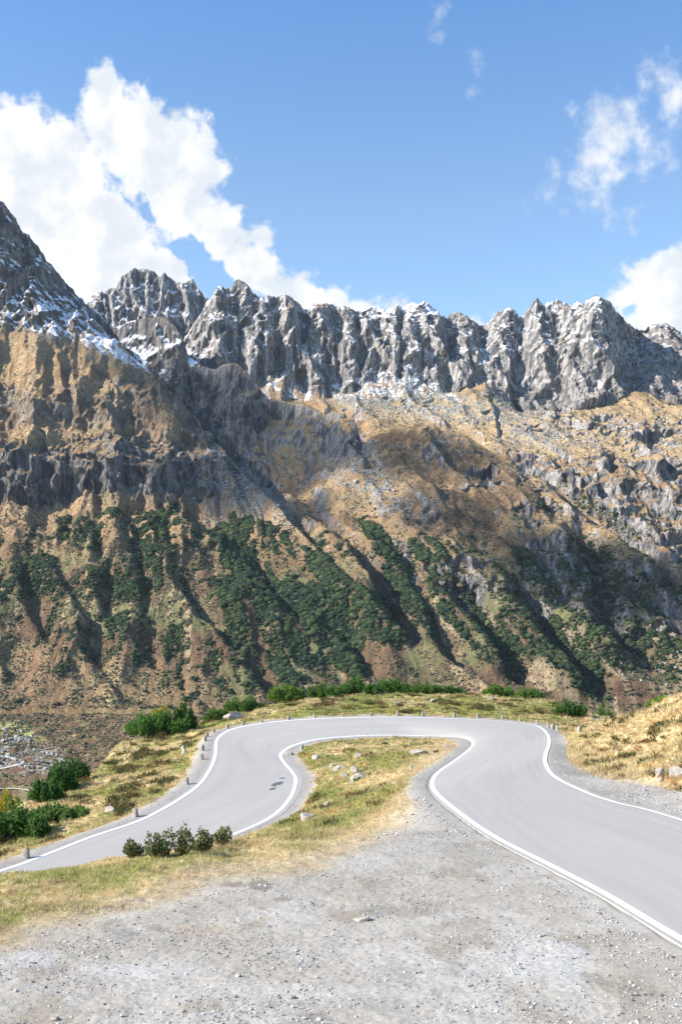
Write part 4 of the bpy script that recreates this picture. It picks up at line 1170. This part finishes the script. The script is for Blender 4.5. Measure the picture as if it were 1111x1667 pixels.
def bush(label, loc, w, dpt, h, seed, kind='pine', tint=(1, 1, 1), group=None, lumps=7):
    rng = np.random.RandomState(seed)
    root = empty('bush', loc); tag(root, label, 'bush', group)
    # lobes
    L = []; lumps = lumps * 2 if kind != 'leafy' else lumps
    for k in range(lumps):
        t = (k + .5) / lumps * 2 - 1
        cx = t * w * .42; hh = h * (1 - .45 * t * t) * rng.uniform(.5, 1.15)
        L.append((cx, rng.uniform(-.3, .3) * dpt, hh * .5, w / lumps * rng.uniform(1.0, 1.7), dpt * rng.uniform(.35, .55), hh * .52))
    vol = w * h
    leaf = {'pine': .16, 'leafy': .05, 'yellow': .14}[kind]
    n = int({'pine': 330, 'leafy': 430, 'yellow': 420}[kind] * vol) + 500
    li = rng.randint(0, lumps, n); Lb = np.array(L)[li]
    dr = rng.normal(size=(n, 3)); dr /= np.linalg.norm(dr, axis=1)[:, None]
    rad = rng.uniform(.35, 1.0, n) ** .5 * (1 + .25 * fbm(dr[:, 0] * 2 + li * 3, dr[:, 2] * 2 + dr[:, 1], 2, 800 + seed % 50))
    c = Lb[:, :3] + dr * Lb[:, 3:] * rad[:, None]
    c[:, 2] = np.maximum(c[:, 2], rng.uniform(0, .15, n) * h)
    if kind == 'leafy': c[:, :2] *= (.72 + .42 * (c[:, 2:3] / h)); c[:, 2] *= 1 + .35 * fbm(c[:, 0] * 6 + seed, c[:, 1] * 4, 2, 870)
    else: c[:, 2] *= 1 + .55 * fbm(c[:, 0] * 2.2 + seed * 3, c[:, 1] * 1.5, 3, 871)
    # each spray: a few narrow blades pointing up and outwards
    nb = 4 if kind == 'pine' else 2
    outw = dr.copy(); outw[:, 2] = np.abs(outw[:, 2]) + (.9 if kind == 'pine' else .2); outw /= np.linalg.norm(outw, axis=1)[:, None]
    V = []; 
    for b in range(nb):
        d = outw + rng.normal(scale=.38 if kind == 'pine' else .8, size=(n, 3)); d /= np.linalg.norm(d, axis=1)[:, None]
        s = np.cross(d, rng.normal(size=(n, 3))); s /= np.linalg.norm(s, axis=1)[:, None]
        ln = leaf * rng.uniform(.7, 1.5, n)[:, None]; wd = ln * (.22 if kind == 'pine' else .42)
        V.append(np.stack([c - s * wd * .6, c + d * ln * .55 - s * wd, c + d * ln, c + d * ln * .5 + s * wd], 1))
    V = np.concatenate(V, 0)
    m = len(V); Fs = np.arange(m * 4).reshape(m, 4)
    t = rng.rand(m)[:, None]
    pal = {'pine': ([.05, .11, .03], [.17, .30, .07]), 'leafy': ([.08, .105, .04], [.24, .26, .11]), 'yellow': ([.30, .26, .03], [.50, .40, .05])}[kind]
    col = (np.array(pal[0]) * (1 - t) + np.array(pal[1]) * t) * np.array(tint)
    if kind == 'leafy':
        dry = rng.rand(m) < .12; col[dry] = [.20, .12, .06]
    mesh_np('foliage', V.reshape(-1, 3), Fs, M['foliage'], np.repeat(col, 4, 0), parent=root)
    # stems
    VV = []; FF = []; off = 0
    for k in range(9 if kind == 'leafy' else 6):
        lb = L[k % lumps]
        top = np.array([lb[0] * .9 + rng.uniform(-.1, .1) * w, lb[1] * .6, lb[2] * 1.75]); bs = np.array([lb[0] * .35, 0, -.1])
        mid = (top + bs) / 2 + rng.normal(scale=.06, size=3) * h
        r0 = .012 if kind == 'leafy' else .05
        v, f = tube([bs, mid, top], [r0 * 1.2, r0 * .8, r0 * .3]); VV.append(v); FF.append(f + off); off += len(v)
    mesh_np('stem', np.concatenate(VV), np.concatenate(FF), M['bark'], parent=root, smooth=True)
    return root

BACK = 'green bushes along the brow of the hill'
BUSHES = [  # px centre, py of foot, distance or None, width px, height px, kind, label
    (258, 1206, 93, 112, 46, 'pine', (1, 1.1, 1), 'large bright green bush at the brow above the left bank', 9), (262, 1174, 95, 36, 24, 'yellow', (1, .95, 1), 'yellowing bush poking up behind the large green one', 4),
    (300, 1172, 94, 40, 26, 'pine', (.8, .85, .9), 'dark bush right behind the yellowing one', 5),
    (352, 1175, 99, 50, 17, 'pine', (1, 1, 1), 'low bush at the brow left of the pale boulder', 6), (398, 1163, 102, 66, 22, 'pine', (1, 1, 1), 'bush at the brow directly above the pale boulder', 7),
    (466, 1151, 105, 60, 30, 'pine', (1.5, 1.25, 1.1), 'rounded light green bush at the brow, left of the long thicket', 7), (527, 1139, 108, 56, 22, 'pine', (1, 1, 1), 'left end of the long green thicket behind the bend', 7),
    (583, 1135, 110, 66, 26, 'pine', (.95, 1, 1), 'tallest stretch of the long thicket behind the bend', 8), (640, 1133, 111, 64, 26, 'pine', (1, 1.05, 1), 'middle stretch of the long thicket behind the bend', 8),
    (693, 1133, 111, 58, 17, 'pine', (1.05, 1, 1), 'thinning stretch of the long thicket behind the bend', 7), (738, 1133, 111, 44, 13, 'pine', (.9, .95, 1), 'lowest right end of the long thicket behind the bend', 6),
    (812, 1134, 109, 50, 20, 'pine', (1.2, 1.15, 1), 'rounded bush at the brow to the right of the thicket gap', 7), (858, 1139, 108, 60, 17, 'pine', (1.1, 1.1, 1), 'low bush trailing right from the rounded brow bush', 7),
    (930, 1167, 96, 52, 22, 'pine', (.7, .8, .8), 'dark spreading bush alone on the hill right of the bend', 6), (985, 1178, 100, 46, 20, 'pine', (1, 1, 1), 'green bush in the dip between hill and knoll', 6),
    (1020, 1184, 93, 30, 13, 'pine', (1, 1, .9), 'small bush lowest in the dip before the knoll', 4), (1085, 1150, 71, 60, 14, 'pine', (1.9, 1.5, 1), 'pale green scrub on the crest of the knoll', 7),
    (72, 1318, 67, 52, 40, 'pine', (.75, .85, .85), 'dark green bush lowest in the diagonal row on the steep edge at the left', 5), (98, 1297, 71, 52, 46, 'pine', (.7, .85, .85), 'dark green bush in the middle of the diagonal row at the left', 6),
    (124, 1268, 76, 38, 34, 'pine', (.75, .85, .85), 'dark green bush at the top of the diagonal row at the left', 5),
    (28, 1350, 57, 110, 36, 'pine', (1, 1.0, 1), 'dense green bush at the left edge above the lower road', 8), (98, 1346, 60, 100, 24, 'pine', (1.35, 1.15, 1.3), 'grey green juniper spreading on the left bank', 8),
    (12, 1312, 68, 40, 22, 'yellow', (.9, 1, 1), 'yellow bush at the left edge behind the green ones', 4),
    (216, 1397, None, 20, 40, 'leafy', (1, 1.05, 1), 'thin sparse sapling at the left of the near bank bushes', 2), (257, 1397, None, 46, 56, 'leafy', (.9, 1, .9), 'densest leafy bush on the near bank before the lower road', 5),
    (298, 1392, None, 28, 46, 'leafy', (1, .92, .9), 'brownish leafy bush in the middle of the near bank group', 4), (330, 1388, None, 30, 42, 'leafy', (1, 1, .85), 'leafy bush second from the right of the near bank group', 4),
    (360, 1379, None, 24, 34, 'leafy', (1.15, 1.05, 1), 'small twiggy bush at the right end of the near bank group', 3)]
for k, (x, y, D, w, h, kind, tint, lab, lumps) in enumerate(BUSHES):
    if D is None: p = hit(x, y, 15, 60)
    else:
        rx, ry, _ = ray(x, y); X = rx / ry * D; zg = gz_at(X, D)
        zr = CAMZ + ray(x, y)[2] / ry * D
        p = np.array([X, D, zg]); h = h + max(0, min(40, (zr - zg) / D * F)) if zr > zg else h
        h = max(h * .6, h)
    D = p[1]
    bush(lab, tuple(p), w / F * D, max(.5, w / F * D * .45), h / F * D, 31 + k, kind, tint, BACK if kind != 'leafy' else 'leafy bushes on the near bank', lumps)

# ------------------------------------------------------------------ grass, heather and gravel (stuff)
def scatter(weights, n, rng):
    w = weights.ravel().astype(np.float64); w /= w.sum()
    idx = rng.choice(w.size, n, p=w)
    return idx
def make_grass():
    rng = np.random.RandomState(11)
    vis = (GD > 12) & (GD < np.interp(GC, EDX, EDD) + 3) & (GC > -60) & (GC < 1175) & (grd > .55)
    w = np.where(vis, ggr ** 1.2, 0)
    ar = np.gradient(GX, axis=1) * np.gradient(GD, axis=0)
    w = w * ar ** .35
    N = 95000
    idx = scatter(w, N, rng)
    x = GX.ravel()[idx] + rng.uniform(-.06, .06, N); y = GD.ravel()[idx] + rng.uniform(-.06, .06, N); z = gz.ravel()[idx]
    c0 = gcol.reshape(-1, 3)[idx]
    kn = sst(GC.ravel()[idx], 900, 980)
    tall = sst(fbm(x * .45, y * .45, 3, 900), .0, .35)
    H = (.07 + .10 * rng.rand(N)) * (.75 + 1.0 * tall + .4 * kn) * (.45 + .55 * sst(y, 24, 45)) * (.5 + .5 * ggr.ravel()[idx])
    nb = 7
    V = []; Cc = []
    wd = np.clip(y / 3200, .006, .03)
    for b in range(nb):
        an = rng.uniform(0, 6.28, N); rr = rng.uniform(0, .09, N); ln = rng.uniform(.2, 1.1, N)
        hb = H * rng.uniform(.55, 1.35, N)
        bx = x + rr * np.cos(an); by = y + rr * np.sin(an)
        tx = bx + hb * ln * np.cos(an); ty = by + hb * ln * np.sin(an); tz = z + hb
        a2 = rng.uniform(0, 3.14, N); sx = np.cos(a2) * wd; sy = np.sin(a2) * wd
        V.append(np.stack([np.stack([bx - sx, by - sy, z - .02], -1), np.stack([bx + sx, by + sy, z - .02], -1), np.stack([tx, ty, tz], -1)], 1))
        f = rng.uniform(.75, 1.45, N)[:, None]
        cb = c0 * f * 1.3
        dry = (rng.rand(N) < .25)[:, None]
        cb = np.where(dry, np.array([.60, .49, .29]) * f, cb)
        Cc.append(cb)
    V = np.concatenate(V, 0); Cc = np.concatenate(Cc, 0)
    o = mesh_np('grass', V.reshape(-1, 3), np.arange(len(V) * 3).reshape(-1, 3), M['grass'], np.repeat(np.clip(Cc, .02, .8), 3, 0))
    tag(o, label='dry straw and green grass on the banks and the island', cat='grass', kind='stuff')
make_grass()

def make_heather():
    rng = np.random.RandomState(12)
    vis = (GD > 24) & (GD < np.interp(GC, EDX, EDD)) & (GC > -60) & (GC < 1175) & (grd > 1.6)
    ar = np.gradient(GX, axis=1) * np.gradient(GD, axis=0)
    nn = fbm(GX * .35, GD * .35, 3, 910)
    side = np.maximum(sst(GC, 900, 980) * .45, np.maximum(1 - sst(GC, 300, 380), .25))
    behind = sst(GD, 90, 94) * .5
    w = np.where(vis, ggr ** 2 * sst(nn, .05, .35) * ar ** .7 * np.maximum(side, behind), 0)
    w *= np.where((GC > 440) & (GC < 780) & (GD < 84), .35, 1) * np.where(GD < 38, .0, 1)
    N = 1500; idx = scatter(w, N, rng); V = []; Cc = []
    q = 46
    for k, i in enumerate(idx):
        x, y, z = GX.ravel()[i], GD.ravel()[i], gz.ravel()[i]
        r = rng.uniform(.16, .5); h = r * rng.uniform(.4, .75)
        d = rng.normal(size=(q, 3)); d[:, 2] = np.abs(d[:, 2]); d /= np.linalg.norm(d, axis=1)[:, None]
        c = np.array([x, y, z]) + d * np.array([r, r, h]) * rng.uniform(.5, 1, (q, 1))
        s = rng.normal(size=(q, 3)); s /= np.linalg.norm(s, axis=1)[:, None]
        L = .07 * rng.uniform(.7, 1.5, (q, 1))
        V.append(np.stack([c - s * L * .5, c + s * L * .5, c + (d + np.array([0, 0, .7])) * L * 1.3], 1))
        pal = [np.array([.10, .115, .04]), np.array([.17, .10, .05]), np.array([.21, .17, .07]), np.array([.07, .09, .03])][rng.randint(4)]
        Cc.append(pal * rng.uniform(.7, 1.4, (q, 1)))
    V = np.concatenate(V, 0); Cc = np.concatenate(Cc, 0)
    o = mesh_np('heather', V.reshape(-1, 3), np.arange(len(V) * 3).reshape(-1, 3), M['grass'], np.repeat(Cc, 3, 0))
    tag(o, label='low brown and olive heather clumps in the grass banks', cat='heather', kind='stuff')
make_heather()

def stones_mesh(name, x, y, z, s, col, rng, flat=.6):
    v, f = ico(1); n = len(x); nv = len(v)
    K = 10; var = np.array([v * rng.uniform(.6, 1.25, (nv, 1)) * rng.uniform(.7, 1.2, 3) for _ in range(K)])
    V = var[rng.randint(0, K, n)]
    th = rng.uniform(0, 6.28, n); ct, st = np.cos(th)[:, None], np.sin(th)[:, None]
    X = x[:, None] + (V[..., 0] * ct - V[..., 1] * st) * s[:, None]; Y = y[:, None] + (V[..., 0] * st + V[..., 1] * ct) * s[:, None]
    Z = z[:, None] + V[..., 2] * s[:, None] * flat + s[:, None] * .25
    Fs = (f[None] + (np.arange(n) * nv)[:, None, None]).reshape(-1, 3)
    return mesh_np(name, np.stack([X, Y, Z], -1).reshape(-1, 3), Fs, M['gravel'], np.repeat(col, nv, 0))

def make_gravel():
    rng = np.random.RandomState(13)
    vis = (GD > 9) & (GD < 70) & (GC > -60) & (GC < 1175) & (grd > .35)
    ar = np.gradient(GX, axis=1) * np.gradient(GD, axis=0)
    patch = .25 + sst(fbm(GX * .5, GD * .5, 4, 920), -.1, .35) + 1.2 * (1 - sst(grd, .3, 1.2)) * (GD < 40)
    w = np.where(vis, (1 - ggr) * ar ** .55 * patch, 0)
    N = 52000; idx = scatter(w, N, rng)
    x = GX.ravel()[idx] + rng.uniform(-.04, .04, N); y = GD.ravel()[idx] + rng.uniform(-.04, .04, N); z = gz.ravel()[idx]
    s = np.clip(rng.gamma(1.6, .0050, N), .004, .045) * (1 + .5 * (y > 30))
    t = rng.rand(N)[:, None]
    col = np.array([.20, .195, .185]) * (1 - t) + np.array([.52, .51, .49]) * t
    col[rng.rand(N) < .08] = [.12, .11, .10]
    o = stones_mesh('gravel', x, y, z, s, col, rng)
    tag(o, label='loose pale gravel over the foreground lay-by', cat='gravel', kind='stuff')
make_gravel()

def make_scree():
    rng = np.random.RandomState(14)
    wa = scree * .6 * (MD < 1900) + stones * (MD < 1000) * .25 + fans * .10 * (MD > 1000)
    ar = np.gradient(MX, axis=1) * np.gradient(MD0, axis=0)
    w = np.where((MD > 560) & (mc[None] > -40) & (mc[None] < 1160), wa * ar, 0)
    N = 16000; idx = scatter(w, N, rng)
    s = rng.gamma(2.2, .30, N) + .25
    t = rng.rand(N)[:, None]
    col = np.array([.20, .20, .195]) * (1 - t) + np.array([.42, .42, .40]) * t
    o = stones_mesh('scree', MX.ravel()[idx], MD.ravel()[idx], mz.ravel()[idx], s, col, rng, .8)
    tag(o, label='grey boulders and scree on the valley floor and upper slope', cat='scree', kind='stuff')
make_scree()

# ------------------------------------------------------------------ valley tracks, repair patches on the asphalt
def far_hit(x, y):
    rx, ry, rz = ray(x, y); D = np.linspace(520, 1400, 3000); Z = CAMZ + rz / ry * D
    c = CX + F * KX * (rx / ry)
    zi = np.interp(D, md, mz[:, int(np.abs(mc - c).argmin())])
    k = np.where(Z < zi)[0]; k = k[0] if len(k) else -1
    return np.array([rx / ry * D[k], D[k], zi[k]])
def path_on(pts, w, mat, lift):
    c = catmull([far_hit(*p) for p in pts], 10)
    tn = np.gradient(c, axis=0); n = np.stack([-tn[:, 1], tn[:, 0], 0 * tn[:, 0]], 1); n /= np.linalg.norm(n, axis=1)[:, None]
    V = np.stack([c - n * w / 2, c + n * w / 2], 1); V[..., 2] += lift
    o = mesh_np('path', V.reshape(-1, 3), grid_faces(len(c), 2), mat); tag(o, kind='structure', label='pale dirt track on the valley floor'); return o
m, nt, b = mat_base('dirt_track'); nt.links.new(mixc(nt, noise(nt, objco(nt), .4, 4, .6), (.40, .38, .34), (.50, .48, .44)), b.inputs['Base Color'])
path_on([(-30, 1228), (5, 1232), (24, 1237), (34, 1242), (20, 1248), (-5, 1253), (-30, 1257)], 4.5, m, .5)
path_on([(-30, 1284), (0, 1285), (25, 1285), (55, 1289)], 2.4, m, .5)

def road_patch(x, y, w, h, seed, mat):
    """irregular thin repair on the asphalt, w x h metres"""
    rng = np.random.RandomState(seed); c = hit(x, y, 40); n = 16
    V = [[0, 0, 0]]
    for k in range(n):
        an = 2 * math.pi * k / n; rr = rng.uniform(.6, 1.1)
        V.append([w / 2 * rr * math.cos(an) + h * .12 * math.sin(an), h / 2 * rr * math.sin(an), 0])
    V = np.array(V); V[:, :2] += c[:2]; V[:, 2] = bil(_RZ, V[:, 0], V[:, 1]) + .012
    Fs = np.array([[0, k, k % n + 1] for k in range(1, n + 1)])
    o = mesh_np('road_patch', V, Fs, mat); tag(o, kind='structure', label='dark tar patch on the lower road'); return o
road_patch(452, 1277, .6, 1.9, 1, M['tar']); road_patch(444, 1285, .35, .9, 2, M['tar']); road_patch(459, 1268, .5, .35, 3, M['tar'])

# ------------------------------------------------------------------ unseen cumulus left of the view, shading the slopes; the last ones added for shade
def cumulus(name, target, lift, size, seed, label, dens_=.02):
    v, f = ico(5); nrm = v / np.linalg.norm(v, axis=1)[:, None]
    r = 1 + .45 * fbm(nrm[:, 0] * 1.6 + seed, nrm[:, 1] * 1.6 + nrm[:, 2] * 1.9, 5, 950 + seed, .55)
    v = nrm * r[:, None] * np.array(size)
    m = bpy.data.materials.new(name + '_vapour'); m.use_nodes = True; nt = m.node_tree; nt.nodes.clear()
    pv = nd(nt, 'ShaderNodeVolumePrincipled'); pv.inputs['Density'].default_value = dens_; pv.inputs['Color'].default_value = (1, 1, 1, 1); pv.inputs['Anisotropy'].default_value = .4
    out = nd(nt, 'ShaderNodeOutputMaterial'); nt.links.new(pv.outputs[0], out.inputs['Volume'])
    o = mesh_np(name, v, f, m, smooth=True); o.location = Vector(target) + sd * lift
    tag(o, label=label, cat='cloud', kind='stuff')
def tpt(x, y, D): return tuple(P(x, y, D))
cumulus('cloud', tpt(690, 765, 1500), 2600, (105, 110, 55), 1, 'small cumulus casting its shadow on the middle slope', .009)
cumulus('cloud', tpt(790, 862, 1330), 2600, (80, 75, 45), 2, 'small cumulus whose shadow lies above the cliffs', .009)
cumulus('cloud', tpt(1040, 965, 1220), 2600, (105, 90, 55), 3, 'small cumulus whose shadow lies on the right-hand cliffs')
cumulus('cloud', tpt(480, 735, 1620), 2600, (125, 120, 60), 4, 'added unseen cloud that shades the slope below the left ridge', .012)  # from here down: unseen volumes added to deepen the ridge's shade
cumulus('cloud', tpt(350, 650, 1760), 2600, (95, 120, 60), 5, 'added unseen cloud that shades the dark ridge at the left', .014)
cumulus('cloud', tpt(430, 810, 1450), 2600, (90, 80, 50), 6, 'added unseen cloud that shades the slope above the scrub')
# ------------------------------------------------------------------ air
def haze():
    import bmesh
    bm = bmesh.new(); bmesh.ops.create_cube(bm, size=1)
    for v in bm.verts: v.co = (v.co.x * 9000, 1000 + v.co.y * 6000, 345 + v.co.z * 970)
    me = bpy.data.meshes.new('haze'); bm.to_mesh(me); bm.free()
    m = bpy.data.materials.new('mountain_air'); m.use_nodes = True; nt = m.node_tree; nt.nodes.clear()
    pv = nd(nt, 'ShaderNodeVolumePrincipled'); pv.inputs['Density'].default_value = .00002; pv.inputs['Color'].default_value = (.72, .85, 1, 1)
    out = nd(nt, 'ShaderNodeOutputMaterial'); nt.links.new(pv.outputs[0], out.inputs['Volume'])
    me.materials.append(m); o = bpy.data.objects.new('haze', me); SC.collection.objects.link(o)
    tag(o, label='thin blue haze over the valley', cat='haze', kind='stuff')
haze()
print('TOTAL', time.time() - T0)
